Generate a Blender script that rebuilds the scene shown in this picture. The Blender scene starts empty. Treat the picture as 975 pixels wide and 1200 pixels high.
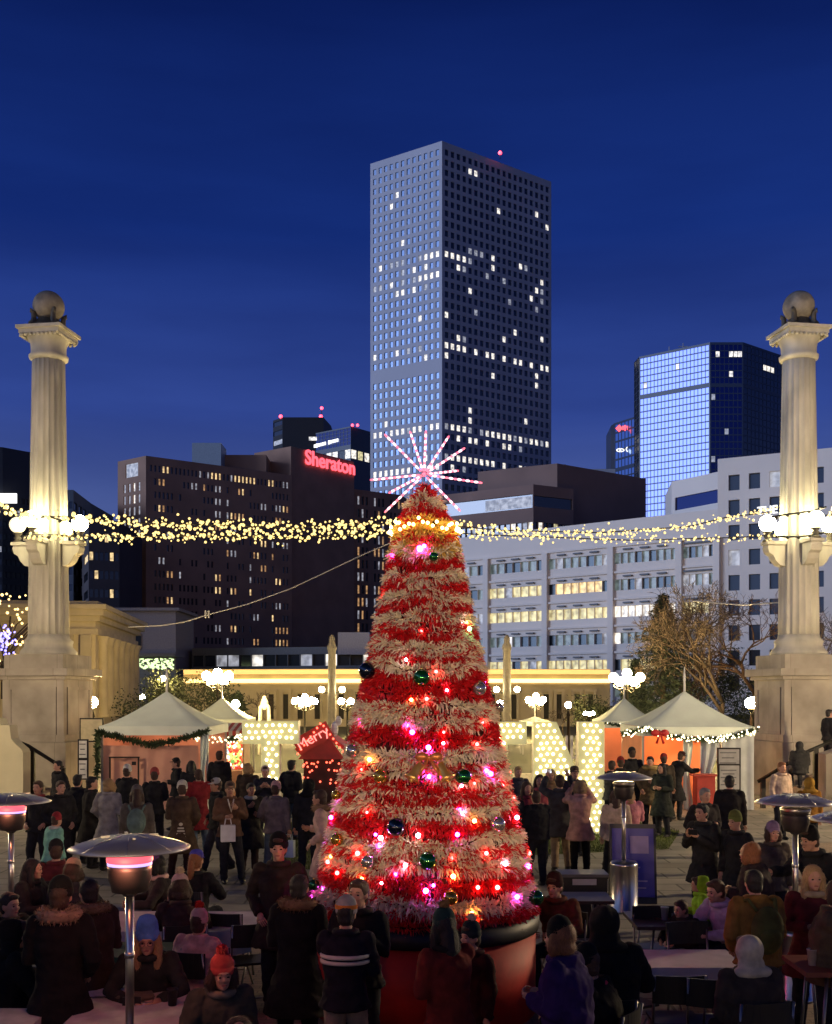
import bpy, bmesh, math, random
from mathutils import Vector, Matrix, noise
random.seed(7)
R=math.radians
S=bpy.context.scene
C=S.collection
TS=bpy.data.scenes.new('scratch')
# ---------------------------------------------------------------- camera
F=1300.0; CH=3.3; HY=813.0
cam=bpy.data.objects.new('camera',bpy.data.cameras.new('camera')); C.objects.link(cam)
cam.location=(0,0,CH); cam.rotation_euler=(math.pi/2,0,0)
cam.data.sensor_fit='VERTICAL'; cam.data.sensor_height=24; cam.data.lens=24*F/1200
cam.data.shift_y=(HY-600)/1200; cam.data.clip_start=.1; cam.data.clip_end=6000
S.camera=cam
S.view_settings.view_transform='Standard'; S.view_settings.look='None'
S.view_settings.gamma=1; S.view_settings.exposure=0.0
# ---------------------------------------------------------------- dusk sky
w=bpy.data.worlds.new('World'); S.world=w; w.use_nodes=True
nt=w.node_tree; N=nt.nodes; L=nt.links; bg=N['Background']
tc=N.new('ShaderNodeTexCoord')
def dotn(v):
    d=N.new('ShaderNodeVectorMath'); d.operation='DOT_PRODUCT'; L.new(tc.outputs['Generated'],d.inputs[0]); d.inputs[1].default_value=v
    return d.outputs['Value']
def ramp(inp,stops):
    r=N.new('ShaderNodeValToRGB'); L.new(inp,r.inputs[0]); e=r.color_ramp.elements
    while len(e)<len(stops): e.new(.5)
    for k,(p,c) in enumerate(stops): e[k].position=p; e[k].color=(*c,1)
    return r.outputs[0]
zz=dotn((0,0,1))
base=ramp(zz,[(0,(.150,.185,.325)),(.12,(.080,.118,.310)),(.24,(.029,.060,.275)),(.38,(.007,.026,.18)),(.53,(.003,.012,.10)),(.62,(.0015,.006,.045)),(.8,(.0006,.002,.012))])
# last glow of the sunset low in the west (camera left and behind)
az=dotn(Vector((-.93,-.36,.06)).normalized())
glow=ramp(az,[(0,(0,0,0)),(.35,(0,0,0)),(.7,(.10,.16,.38)),(.9,(.30,.46,.85)),(1,(.50,.66,1.0))])
hz=ramp(zz,[(0,(.9,.9,.9)),(.25,(.75,.75,.75)),(.6,(.18,.18,.18)),(1,(0,0,0))])
mul=N.new('ShaderNodeMixRGB'); mul.blend_type='MULTIPLY'; mul.inputs[0].default_value=1; L.new(glow,mul.inputs[1]); L.new(hz,mul.inputs[2])
add=N.new('ShaderNodeMixRGB'); add.blend_type='ADD'; add.inputs[0].default_value=1; L.new(base,add.inputs[1]); L.new(mul.outputs[0],add.inputs[2])
# thin high cloud streaks
mp=N.new('ShaderNodeMapping'); mp.inputs['Scale'].default_value=(1.2,1.2,7); mp.inputs['Rotation'].default_value=(.12,.1,0); L.new(tc.outputs['Generated'],mp.inputs[0])
no=N.new('ShaderNodeTexNoise'); no.inputs['Scale'].default_value=2.2; no.inputs['Detail'].default_value=5; L.new(mp.outputs[0],no.inputs[0])
cl=ramp(no.outputs['Fac'],[(.35,(.86,.86,.88)),(.7,(1.22,1.2,1.14))])
m2=N.new('ShaderNodeMixRGB'); m2.blend_type='MULTIPLY'; m2.inputs[0].default_value=1; L.new(add.outputs[0],m2.inputs[1]); L.new(cl,m2.inputs[2])
# faint twilight of the physical sky on top
sk=N.new('ShaderNodeTexSky'); sk.sky_type='NISHITA'; sk.sun_disc=False; sk.sun_elevation=R(-4); sk.sun_rotation=R(-110); sk.ozone_density=4
sc=N.new('ShaderNodeMixRGB'); sc.blend_type='ADD'; sc.inputs[0].default_value=.06; L.new(m2.outputs[0],sc.inputs[1]); L.new(sk.outputs[0],sc.inputs[2])
L.new(sc.outputs[0],bg.inputs[0]); bg.inputs[1].default_value=1.0
# last light of dusk, from the west
su=bpy.data.objects.new('sun',bpy.data.lights.new('sun','SUN')); C.objects.link(su)
su.data.energy=1.6; su.data.angle=R(25); su.data.color=(.55,.68,1)
su.rotation_euler=Vector((-.90,-.40,.10)).to_track_quat('Z','Y').to_euler()

def X(px,d): return (px-487.5)*d/F
def Zp(py,d): return CH-(py-HY)*d/F
def P(px,py,d): return Vector((X(px,d),d,Zp(py,d)))
def DG(py,z=0): return F*(CH-z)/(py-HY)
# ---------------------------------------------------------------- materials
MC={}
def mat(key,col=(.5,.5,.5),rough=.7,metal=0,var=.15,scale=6,bump=0,emit=None,es=0,spec=.5,sample=True,trans=0,alpha=1,stretch=None,sheen=0,coat=0):
    if key in MC: return MC[key]
    m=bpy.data.materials.new(key); m.use_nodes=True; MC[key]=m
    n=m.node_tree.nodes; l=m.node_tree.links; b=n['Principled BSDF']
    b.inputs['Roughness'].default_value=rough; b.inputs['Metallic'].default_value=metal
    b.inputs['Specular IOR Level'].default_value=spec
    b.inputs['Base Color'].default_value=(*col,1)
    if trans: b.inputs['Transmission Weight'].default_value=trans
    if sheen: b.inputs['Sheen Weight'].default_value=sheen
    if coat: b.inputs['Coat Weight'].default_value=coat
    if alpha<1: b.inputs['Alpha'].default_value=alpha
    if var or bump:
        t=n.new('ShaderNodeTexCoord'); q=n.new('ShaderNodeTexNoise'); q.inputs['Scale'].default_value=scale; q.inputs['Detail'].default_value=6
        if stretch:
            mpn=n.new('ShaderNodeMapping'); mpn.inputs['Scale'].default_value=stretch; l.new(t.outputs['Object'],mpn.inputs[0]); l.new(mpn.outputs[0],q.inputs[0])
        else: l.new(t.outputs['Object'],q.inputs[0])
        if var:
            r=n.new('ShaderNodeValToRGB'); l.new(q.outputs['Fac'],r.inputs[0])
            r.color_ramp.elements[0].position=.3; r.color_ramp.elements[1].position=.7
            r.color_ramp.elements[0].color=(*[c*(1-var) for c in col],1); r.color_ramp.elements[1].color=(*[min(1,c*(1+var)) for c in col],1)
            l.new(r.outputs[0],b.inputs['Base Color'])
        if bump:
            q2=n.new('ShaderNodeBump'); q2.inputs['Strength'].default_value=bump; q2.inputs['Distance'].default_value=.02
            l.new(q.outputs['Fac'],q2.inputs['Height']); l.new(q2.outputs[0],b.inputs['Normal'])
    if emit and key.startswith('window_lit'):
        t=n.new('ShaderNodeTexCoord'); q=n.new('ShaderNodeTexNoise'); q.inputs['Scale'].default_value=1.1; q.inputs['Detail'].default_value=3; l.new(t.outputs['Object'],q.inputs[0])
        q3=n.new('ShaderNodeMapRange'); q3.inputs[1].default_value=.35; q3.inputs[2].default_value=.65; q3.inputs[3].default_value=es*.35; q3.inputs[4].default_value=es*1.35; l.new(q.outputs['Fac'],q3.inputs[0]); b.inputs['Emission Color'].default_value=(*emit,1); l.new(q3.outputs[0],b.inputs['Emission Strength'])
        if not sample: m.cycles.emission_sampling='NONE'
    elif emit:
        b.inputs['Emission Color'].default_value=(*emit,1); b.inputs['Emission Strength'].default_value=es
        if not sample: m.cycles.emission_sampling='NONE'
    return m
def cloth(col,rough=.9):
    k='cloth_%d_%d_%d'%tuple(int(c*255) for c in col)
    return mat(k,col,rough,var=.3,scale=9,bump=.5,spec=.2,sheen=.0)
# ---------------------------------------------------------------- mesh builder
class MB:
    def __init__(s): s.v=[]; s.f=[]; s.m=[]; s.k=0; s.sm=[]
    def add(s,vs,fs,smooth=False):
        o=len(s.v); s.v+= [tuple(a) for a in vs]; s.f+=[tuple(i+o for i in f) for f in fs]
        s.m+=[s.k]*len(fs); s.sm+=[smooth]*len(fs); return s
    def quad(s,a,b,c,d): return s.add([a,b,c,d],[(0,1,2,3)])
    def box(s,cx,cy,cz,sx,sy,sz,rz=0,M=None):
        vs=[Vector((x*sx/2,y*sy/2,z*sz/2)) for x in(-1,1) for y in(-1,1) for z in(-1,1)]
        if rz: vs=[Matrix.Rotation(rz,3,'Z')@v for v in vs]
        if M is not None: vs=[M@v for v in vs]
        c=Vector((cx,cy,cz)); vs=[v+c for v in vs]
        return s.add(vs,[(0,1,3,2),(4,6,7,5),(0,4,5,1),(2,3,7,6),(0,2,6,4),(1,5,7,3)])
    def prism(s,poly,z0,z1,skip=()):
        n=len(poly); vs=[(p[0],p[1],z0) for p in poly]+[(p[0],p[1],z1) for p in poly]
        fs=[(i,(i+1)%n,n+(i+1)%n,n+i) for i in range(n) if i not in skip]+[tuple(range(n,2*n)),tuple(reversed(range(n)))]
        return s.add(vs,fs)
    def lathe(s,prof,c=(0,0,0),n=16,sq=None,M=None,rf=None,ph=0):
        c=Vector(c); vs=[]; 
        for (r,z) in prof:
            for k in range(n):
                a=2*math.pi*k/n+ph; rr=r*(rf(a) if rf else 1)
                v=Vector((rr*math.cos(a),rr*math.sin(a),z))
                if M is not None: v=M@v
                vs.append(v+c)
        fs=[]
        for j in range(len(prof)-1):
            for k in range(n): fs.append((j*n+k,j*n+(k+1)%n,(j+1)*n+(k+1)%n,(j+1)*n+k))
        fs.append(tuple(reversed(range(n)))); fs.append(tuple(range((len(prof)-1)*n,len(prof)*n)))
        return s.add(vs,fs,True)
    def tube(s,pts,rad,n=8):
        pts=[Vector(p) for p in pts]
        if not hasattr(rad,'__len__'): rad=[rad]*len(pts)
        vs=[]; up=None
        for i,p in enumerate(pts):
            t=(pts[min(i+1,len(pts)-1)]-pts[max(i-1,0)]).normalized()
            if up is None: up=t.orthogonal().normalized()
            up=(up-t*up.dot(t)); up=up.normalized() if up.length>1e-6 else t.orthogonal().normalized()
            b=t.cross(up)
            for k in range(n):
                a=2*math.pi*k/n; vs.append(p+(up*math.cos(a)+b*math.sin(a))*rad[i])
        m=len(pts); fs=[(j*n+k,j*n+(k+1)%n,(j+1)*n+(k+1)%n,(j+1)*n+k) for j in range(m-1) for k in range(n)]
        fs.append(tuple(reversed(range(n)))); fs.append(tuple(range((m-1)*n,m*n)))
        return s.add(vs,fs,True)
    def ell(s,c,r,n=12,h=8,M=None):
        if not hasattr(r,'__len__'): r=(r,r,r)
        c=Vector(c); vs=[Vector((0,0,-r[2]))]
        for j in range(1,h):
            t=math.pi*j/h-math.pi/2
            for k in range(n):
                a=2*math.pi*k/n; vs.append(Vector((r[0]*math.cos(t)*math.cos(a),r[1]*math.cos(t)*math.sin(a),r[2]*math.sin(t))))
        vs.append(Vector((0,0,r[2])))
        if M is not None: vs=[M@v for v in vs]
        vs=[v+c for v in vs]; fs=[]
        for k in range(n):
            fs.append((0,1+(k+1)%n,1+k))
            for j in range(h-2): fs.append((1+j*n+k,1+j*n+(k+1)%n,1+(j+1)*n+(k+1)%n,1+(j+1)*n+k))
            fs.append((1+(h-2)*n+k,1+(h-2)*n+(k+1)%n,len(vs)-1))
        return s.add(vs,fs,True)
    def rings(s,rs):
        """rs: list of rings (equal vert count) -> closed loft"""
        n=len(rs[0]); m=len(rs); vs=[v for r in rs for v in r]
        fs=[(j*n+k,j*n+(k+1)%n,(j+1)*n+(k+1)%n,(j+1)*n+k) for j in range(m-1) for k in range(n)]
        fs.append(tuple(reversed(range(n)))); fs.append(tuple(range((m-1)*n,m*n)))
        return s.add(vs,fs,True)
    def mesh(s,name,mats,off=None):
        me=bpy.data.meshes.new(name); vs=s.v
        if off is not None: vs=[(a[0]-off[0],a[1]-off[1],a[2]-off[2]) for a in vs]
        me.from_pydata(vs,[],s.f)
        for m in (mats if isinstance(mats,(list,tuple)) else [mats]): me.materials.append(m)
        me.polygons.foreach_set('material_index',s.m); me.polygons.foreach_set('use_smooth',s.sm); me.update()
        return me
    def build(s,name,mats,parent=None,world=False,**kw):
        off=parent.location if (world and parent) else None
        o=bpy.data.objects.new(name,s.mesh(name,mats,off)); C.objects.link(o)
        if parent: o.parent=parent
        tag(o,**kw); return o
def tag(o,label=None,cat=None,group=None,kind=None):
    if label: o['label']=label
    if cat: o['category']=cat
    if group: o['group']=group
    if kind: o['kind']=kind
    return o
def empty(name,loc,label,cat,rz=0,group=None):
    o=bpy.data.objects.new(name,None); C.objects.link(o); o.location=loc; o.rotation_euler=(0,0,rz); o.empty_display_size=.1
    return tag(o,label,cat,group)
def copy_tree(o,parent=None):
    c=o.copy(); C.objects.link(c); c.parent=parent
    for ch in list(o.children): copy_tree(ch,c)
    return c
def text_mesh(txt,size,ext,name,m,parent,loc,rot,bold=.0,**kw):
    cu=bpy.data.curves.new(name,'FONT'); cu.body=txt; cu.size=size; cu.extrude=ext; cu.align_x='CENTER'; cu.align_y='CENTER'; cu.offset=bold
    t=bpy.data.objects.new(name+'_tmp',cu); TS.collection.objects.link(t); vl=TS.view_layers[0]; vl.update()
    me=bpy.data.meshes.new_from_object(t.evaluated_get(vl.depsgraph)); bpy.data.objects.remove(t)
    me.name=name; me.materials.clear(); me.materials.append(m)
    o=bpy.data.objects.new(name,me); C.objects.link(o); o.location=loc; o.rotation_euler=rot
    if parent: o.parent=parent
    return tag(o,**kw)
# ================================================================ SETTING
def brickmat(key,c1,c2,mortar,scale,w=.5,h=.25,ms=.02,rough=.75,wear=.35):
    m=bpy.data.materials.new(key); m.use_nodes=True; MC[key]=m; n=m.node_tree.nodes; l=m.node_tree.links; b=n['Principled BSDF']
    t=n.new('ShaderNodeTexCoord'); br=n.new('ShaderNodeTexBrick'); l.new(t.outputs['Object'],br.inputs['Vector'])
    br.inputs['Color1'].default_value=(*c1,1); br.inputs['Color2'].default_value=(*c2,1); br.inputs['Mortar'].default_value=(*mortar,1)
    br.inputs['Scale'].default_value=scale; br.inputs['Brick Width'].default_value=w; br.inputs['Row Height'].default_value=h; br.inputs['Mortar Size'].default_value=ms
    q=n.new('ShaderNodeTexNoise'); q.inputs['Scale'].default_value=.9; q.inputs['Detail'].default_value=8; l.new(t.outputs['Object'],q.inputs[0])
    r=n.new('ShaderNodeValToRGB'); l.new(q.outputs['Fac'],r.inputs[0]); r.color_ramp.elements[0].position=.35; r.color_ramp.elements[1].position=.65
    r.color_ramp.elements[0].color=(1-wear,)*3+(1,); r.color_ramp.elements[1].color=(1,1,1,1)
    mx=n.new('ShaderNodeMixRGB'); mx.blend_type='MULTIPLY'; mx.inputs[0].default_value=1; l.new(br.outputs[0],mx.inputs[1]); l.new(r.outputs[0],mx.inputs[2])
    l.new(mx.outputs[0],b.inputs['Base Color']); b.inputs['Roughness'].default_value=rough
    bp=n.new('ShaderNodeBump'); bp.inputs['Strength'].default_value=.4; bp.inputs['Distance'].default_value=.01; l.new(mx.outputs[0],bp.inputs['Height']); l.new(bp.outputs[0],b.inputs['Normal'])
    return m
def sheet(name,poly,z,m,kind='structure'):
    b=MB(); b.add([(p[0],p[1],z) for p in poly],[tuple(range(len(poly)))]); return b.build(name,m,kind=kind)
sheet('ground',[(-3500,-300),(3500,-300),(3500,4500),(-3500,4500)],0,mat('park_ground',(.035,.040,.022),.95,var=.4,scale=.2))
pav=brickmat('plaza_paving',(.36,.33,.28),(.28,.255,.22),(.13,.12,.10),1,.9,.6,.02)
sheet('plaza',[(-26,-4),(26,-4),(26,46),(-26,46)],.004,pav)
tan=brickmat('brick_path',(.34,.25,.18),(.27,.20,.15),(.16,.12,.09),3,.7,.3,.02)
def arc(cx,cy,r,a0,a1,n=24): return [(cx+r*math.cos(R(a0+(a1-a0)*k/n)),cy+r*math.sin(R(a0+(a1-a0)*k/n))) for k in range(n+1)]
sheet('path',arc(-9,5,12.4,5,150)+list(reversed(arc(-9,5,9.6,5,150))),.008,tan)
sheet('path',[(2.0,9),(9,9),(16,28),(6.0,23)],.008,tan)
kb=MB(); a=arc(-9,5,12.6,5,150); b_=arc(-9,5,12.4,5,150)
for i in range(len(a)-1): kb.prism([a[i],a[i+1],b_[i+1],b_[i]],.0,.12)
kb.build('kerb',mat('kerb_stone',(.33,.31,.28),.8,scale=4),kind='structure')
grassm=mat('lawn_grass',(.10,.12,.035),.95,var=.45,scale=5,bump=.6)
def grass(poly,n,name='grass'):
    xs=[p[0] for p in poly]; ys=[p[1] for p in poly]; b=MB(); k=0
    sheet('lawn',poly,.012,grassm)
    def inside(x,y):
        c=False; j=len(poly)-1
        for i in range(len(poly)):
            if (poly[i][1]>y)!=(poly[j][1]>y) and x<(poly[j][0]-poly[i][0])*(y-poly[i][1])/(poly[j][1]-poly[i][1])+poly[i][0]: c=not c
            j=i
        return c
    while k<n:
        x=random.uniform(min(xs),max(xs)); y=random.uniform(min(ys),max(ys))
        if not inside(x,y): continue
        k+=1; a=random.uniform(0,6.28); h=random.uniform(.025,.06); dx,dy=.012*math.cos(a),.012*math.sin(a)
        b.add([(x-dx,y-dy,.012),(x+dx,y+dy,.012),(x+dy*1.5,y-dx*1.5,.012+h)],[(0,1,2)])
    b.build(name,mat('grass_blades',(.13,.16,.04),.9,var=.3,scale=2),kind='stuff')
grass([(X(590,26),22.5),(X(790,23),23.5),(X(815,25),26.5),(X(690,31),31),(X(560,31),31)],16000)
grass([(X(330,22),20.6),(X(420,22),21),(X(430,29),28.5),(X(320,29),28.5)],6000)

# unseen terrace below the camera, with an added parapet and hall shading the foreground
sheet('terrace_floor',[(-14,-14),(14,-14),(14,.6),(-14,.6)],1.7,pav)
t=empty('added_shade_parapet',(0,.8,0),'unseen pale stone parapet added to shade the foreground','wall'); b=MB(); b.box(0,0,1.42,28,.35,2.84); b.build('coping',mat('shade_parapet_stone',(.45,.42,.36),.8,var=.1),t)
t=empty('added_shade_hall',(-75,20,0),'unseen dark stone hall added to shade the plaza','building'); b=MB(); b.box(0,0,12,24,150,24); b.box(.2,0,24.3,26,152,.6); b.build('wall',mat('shade_hall_stone',(.2,.19,.17),.8,var=.1),t)
# ---------------------------------------------------------------- buildings
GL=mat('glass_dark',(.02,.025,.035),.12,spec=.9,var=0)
GLM=mat('glass_mirror',(.072,.086,.20),.06,metal=1,var=0)
GLT=mat('glass_teal',(.075,.09,.10),.4,metal=.7,var=0)
GLA=mat('glass_pale_blue',(.30,.42,.70),.1,metal=1,var=0)
GLB=mat('glass_sky_lit',(.17,.23,.36),.38,metal=.85,var=0)  # tall tower's left face only: brighter blue colour carries the reflected sky
LIT={'w1':mat('window_lit_cool',(.6,.6,.6),emit=(1,.93,.80),es=1.1,sample=False,var=0),
     'w2':mat('window_lit_dim',(.4,.4,.4),emit=(.85,.88,1),es=.35,sample=False,var=0),
     'y1':mat('window_lit_warm',(.6,.5,.3),emit=(1,.72,.34),es=1.0,sample=False,var=0),
     'y2':mat('window_lit_amber',(.6,.5,.3),emit=(1,.55,.22),es=.45,sample=False,var=0),
     'o1':mat('window_lit_yellow',(.6,.5,.3),emit=(.95,.85,.45),es=.75,sample=False,var=0),
     'd':mat('window_lit_faint',(.1,.11,.11),.3,emit=(.55,.70,.68),es=.17,sample=False,var=0),
     'g':GL,'m':GLM,'b':GLB,'a':GLA,'t':GLT}
KEYS=list(LIT)
def outward(A,B):
    d=(B-A).normalized(); n=Vector((d.y,-d.x)); 
    return n if n.dot(-(A+B)/2)>0 else -n
def facade(wall,wins,A,B,z0,z1,nx,nz,wf,hf,rec,lit,mx=0.,mt=0.,mb=0.):
    A=Vector(A); B=Vector(B); n=outward(A,B); Lh=(B-A).length; t=(B-A)/Lh
    def pt(u,z,dp=0): p=A+t*u-n*dp; return (p.x,p.y,z)
    def q(u0,u1,za,zb):
        if u1-u0>1e-4 and zb-za>1e-4: wall.quad(pt(u0,za),pt(u1,za),pt(u1,zb),pt(u0,zb))
    q(0,mx,z0,z1); q(Lh-mx,Lh,z0,z1); q(mx,Lh-mx,z0,z0+mb); q(mx,Lh-mx,z1-mt,z1)
    cw=(Lh-2*mx)/nx; chh=(z1-mt-z0-mb)/nz
    for j in range(nz):
        for i in range(nx):
            u0=mx+i*cw; u1=u0+cw; v0=z0+mb+j*chh; v1=v0+chh
            key=lit(i,j)
            if key is None: q(u0,u1,v0,v1); continue
            a0=u0+cw*(1-wf)/2; a1=u1-cw*(1-wf)/2; b0=v0+chh*(1-hf)/2; b1=v1-chh*(1-hf)/2
            q(u0,a0,v0,v1); q(a1,u1,v0,v1); q(a0,a1,v0,b0); q(a0,a1,b1,v1)
            for (p,r2,s,t2) in ((a0,b0,a1,b0),(a1,b0,a1,b1),(a1,b1,a0,b1),(a0,b1,a0,b0)):
                wall.quad(pt(p,r2),pt(s,t2),pt(s,t2,rec),pt(p,r2,rec))
            wins.append(((pt(a0,b0,rec),pt(a1,b0,rec),pt(a1,b1,rec),pt(a0,b1,rec)),key))
def put_windows(root,wins,seed=1,frames=None,name='window'):
    rnd=random.Random(seed); ws=wins[:]; ws.sort(key=lambda w:(w[1] in('g','m','b','a','t'),rnd.random()))
    for k,(q,key) in enumerate(ws[:100]):
        MB().quad(*q).build(name,LIT[key],root,world=True)
    if ws[100:]:
        b=MB()
        for q,key in ws[100:]: b.k=KEYS.index(key); b.quad(*q)
        b.build(name,[LIT[k] for k in KEYS],root,world=True,kind='stuff')
def corner(px,yt,H): 
    d=(H-CH)*F/(HY-yt); return Vector((X(px,d),d))
def bld(name,label,cat,group=None,loc=None): return empty(name,loc,label,cat,group=group)

# --- tall tower
H=218
Lc,Mc,Rc=corner(434,192,H),corner(518,165,H),corner(646,213,H); Bc=Lc+Rc-Mc
t=empty('office_tower',(Mc.x,Mc.y,0),'tallest grey office tower with a square window grid and scattered lit rooms','building')
wall=MB(); wins=[]
wl=random.Random(3)
def litL(i,j):   # j counted from the ground, 54 rows
    r=53-j
    if r in(0,1): return 'b'
    if r==21: return None
    p={10:.8,11:.2,12:.7,13:.3,16:.12,17:.1,19:.25,27:.75,31:.8,26:.1,34:.08,3:.06,23:.05}.get(r,.015)
    if r in(11,12,10): return ('w1' if wl.random()<.55 else 'w2') if wl.random()<p else 'b'
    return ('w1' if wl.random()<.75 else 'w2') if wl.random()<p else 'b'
def litR(i,j):  # same windows in dark glass: the dimmer side is put into the colour
    r=53-j
    if r in (0,1): return ('w1' if (i in(4,5) and r==1) else 'g')
    p={5:.07,6:.05,9:.2,10:.3,11:.25,12:.2,13:.2,14:.12,15:.1,16:.12,17:.05,19:.65,20:.1,27:.95,28:.3,30:.55,31:.15,24:.06,25:.1}.get(r,.012)
    if r==30 and i<8: p=.97
    if r==10 and i<5: p=.95
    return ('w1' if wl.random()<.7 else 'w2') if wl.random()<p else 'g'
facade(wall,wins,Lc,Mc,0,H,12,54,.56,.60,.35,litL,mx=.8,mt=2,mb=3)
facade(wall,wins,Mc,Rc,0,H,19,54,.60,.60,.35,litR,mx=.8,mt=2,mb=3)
wall.prism([Lc,Mc,Rc,Bc],0,H,skip=(0,1))
wall.build('wall',mat('tower_granite',(.40,.38,.42),.55,var=.06,scale=.05),t,world=True)
put_windows(t,wins,3)
bb=MB(); q=P(586,187,445); bb.tube([(q.x,q.y,H-.2),(q.x,q.y,H+2)],.15); bb.build('mast',GL,t,world=True)
MB().ell((q.x,q.y,H+2.3),.75).build('beacon',mat('beacon_red',emit=(1,.05,.08),es=6,sample=False,var=0),t,world=True)

# --- mirror glass tower
H=110
cs=[corner(743,425,H),corner(749,418,H),corner(832,401,H),corner(871,401,H),corner(921,418,H)]
t=empty('glass_tower',(cs[2].x,cs[2].y,0),'blue mirror glass tower with chamfered corners behind the right stone column','building')
wall=MB(); wins=[]
wg=random.Random(5)
facade(wall,wins,cs[1],cs[2],0,H*.885,19,46,.86,.84,.08,lambda i,j:'m',mx=.3,mt=.8)
facade(wall,wins,cs[1],cs[2],H*.885,H,19,6,.86,.84,.08,lambda i,j:'w1' if (i,j) in((1,1),(10,3)) else 'm',mx=.3,mt=.6,mb=.3)
facade(wall,wins,cs[0],cs[1],0,H,2,52,.86,.84,.08,lambda i,j:'g')
facade(wall,wins,cs[2],cs[3],0,H*.885,7,46,.86,.84,.08,lambda i,j:'w2' if wg.random()<.015 else 'm',mx=.3,mt=.8)
facade(wall,wins,cs[2],cs[3],H*.885,H,7,6,.86,.84,.08,lambda i,j:'w1' if (j==4 and i in(1,4,5,6)) or(i,j)==(4,1) else 'm',mx=.3,mt=.6)
facade(wall,wins,cs[3],cs[4],0,H*.885,11,46,.86,.84,.08,lambda i,j:'w1' if wg.random()<.02 else 'g',mx=.3,mt=.8)
facade(wall,wins,cs[3],cs[4],H*.885,H,11,6,.86,.84,.08,lambda i,j:'w1' if j==3 and i in(5,6,7) else 'g',mx=.3,mt=.6)
bk=[cs[4]+Vector((6,30)),cs[0]+Vector((11,34))]
wall.prism(cs+bk,0,H,skip=(0,1,2,3))
wall.build('wall',mat('mullion_navy',(.035,.05,.09),.4,var=0),t,world=True)
put_windows(t,wins,4)
pl=MB(); c=(cs[1]+cs[2])/2+Vector((0,10))
pl.box(c.x+3,c.y+3,H+1.2,9,5,2.4); pl.box(c.x+1.5,c.y+3,H+3,.25,.25,4); pl.box(c.x+6,c.y+3,H+3.6,.25,.25,5); pl.box(c.x+6,c.y+3,H+5,3,.2,.2)
pl.build('roof_plant',mat('plant_grey',(.35,.35,.38),.6),t,world=True)

# --- annex with the coloured signs
H=101
cs=[corner(716,499,H),corner(720,496,H),corner(744.5,488,H)]
t=empty('annex_tower',(cs[1].x,cs[1].y,0),'slim glass office block with red and white roof signs left of the mirror tower','building')
wall=MB(); wins=[]
facade(wall,wins,cs[1],cs[2],0,H*.835,6,34,.84,.80,.08,lambda i,j:'a',mx=.3,mt=.8)
facade(wall,wins,cs[1],cs[2],H*.835,H,6,5,.84,.80,.08,lambda i,j:'a',mx=.3,mt=.4)
wall.prism([cs[0],cs[1],cs[2],cs[2]+Vector((2,15)),cs[0]+Vector((1,16))],0,H,skip=(1,))
wall.build('wall',mat('mullion_navy'),t,world=True); put_windows(t,wins,5)
dd=(cs[1].y+cs[2].y)/2-1.2
def spt(px,py): return P(px,py,dd)
redE=mat('sign_red',emit=(1,.06,.05),es=2.2,sample=False,var=0); whE=mat('sign_white',emit=(1,1,.95),es=1.6,sample=False,var=0); grE=mat('sign_pale_green',emit=(.75,1,.55),es=1.4,sample=False,var=0)
sg=MB(); q=spt(725.5,502); r=1.3
sg.add([(q.x-r,q.y-.2,q.z),(q.x,q.y-.2,q.z-r),(q.x+r,q.y-.2,q.z),(q.x,q.y-.2,q.z+r),(q.x-r,q.y,q.z),(q.x,q.y,q.z-r),(q.x+r,q.y,q.z),(q.x,q.y,q.z+r)],[(0,1,2,3),(7,6,5,4),(0,4,5,1),(1,5,6,2),(2,6,7,3),(3,7,4,0)])
for k,(a,h) in enumerate(((730,5),(732.5,7),(735.5,5),(738.5,7))): q=spt(a,501.5); sg.box(q.x,q.y,q.z,.5,.25,h*.28); 
q=spt(734,499.8); sg.box(q.x,q.y,q.z,2.6,.2,.35)
sg.build('red_sign',redE,t,world=True)
sg=MB()
for k in range(9):
    a=R(100-20*k); q=spt(740+3.2*math.cos(a)*.9,497+6.5*math.sin(a)*-1+1); sg.box(q.x,q.y,q.z,.7,.25,.7)
sg.build('curved_sign',grE,t,world=True)
sg=MB()
q=spt(727,527.5)
for k in range(14): 
    a=2*math.pi*k/14; sg.box(q.x+1.25*math.cos(a),q.y,q.z+.55*math.sin(a),.35,.2,.3)
sg.box(q.x,q.y,q.z,.6,.2,.5); q=spt(736,526.5)
for k in range(10):
    a=R(40+30*k); sg.box(q.x+.65*math.cos(a),q.y,q.z+.8*math.sin(a),.32,.2,.32)
q=spt(741,527); sg.box(q.x,q.y,q.z,.35,.2,1.2)
sg.build('white_sign',whE,t,world=True)
q=spt(718,545)
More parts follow.
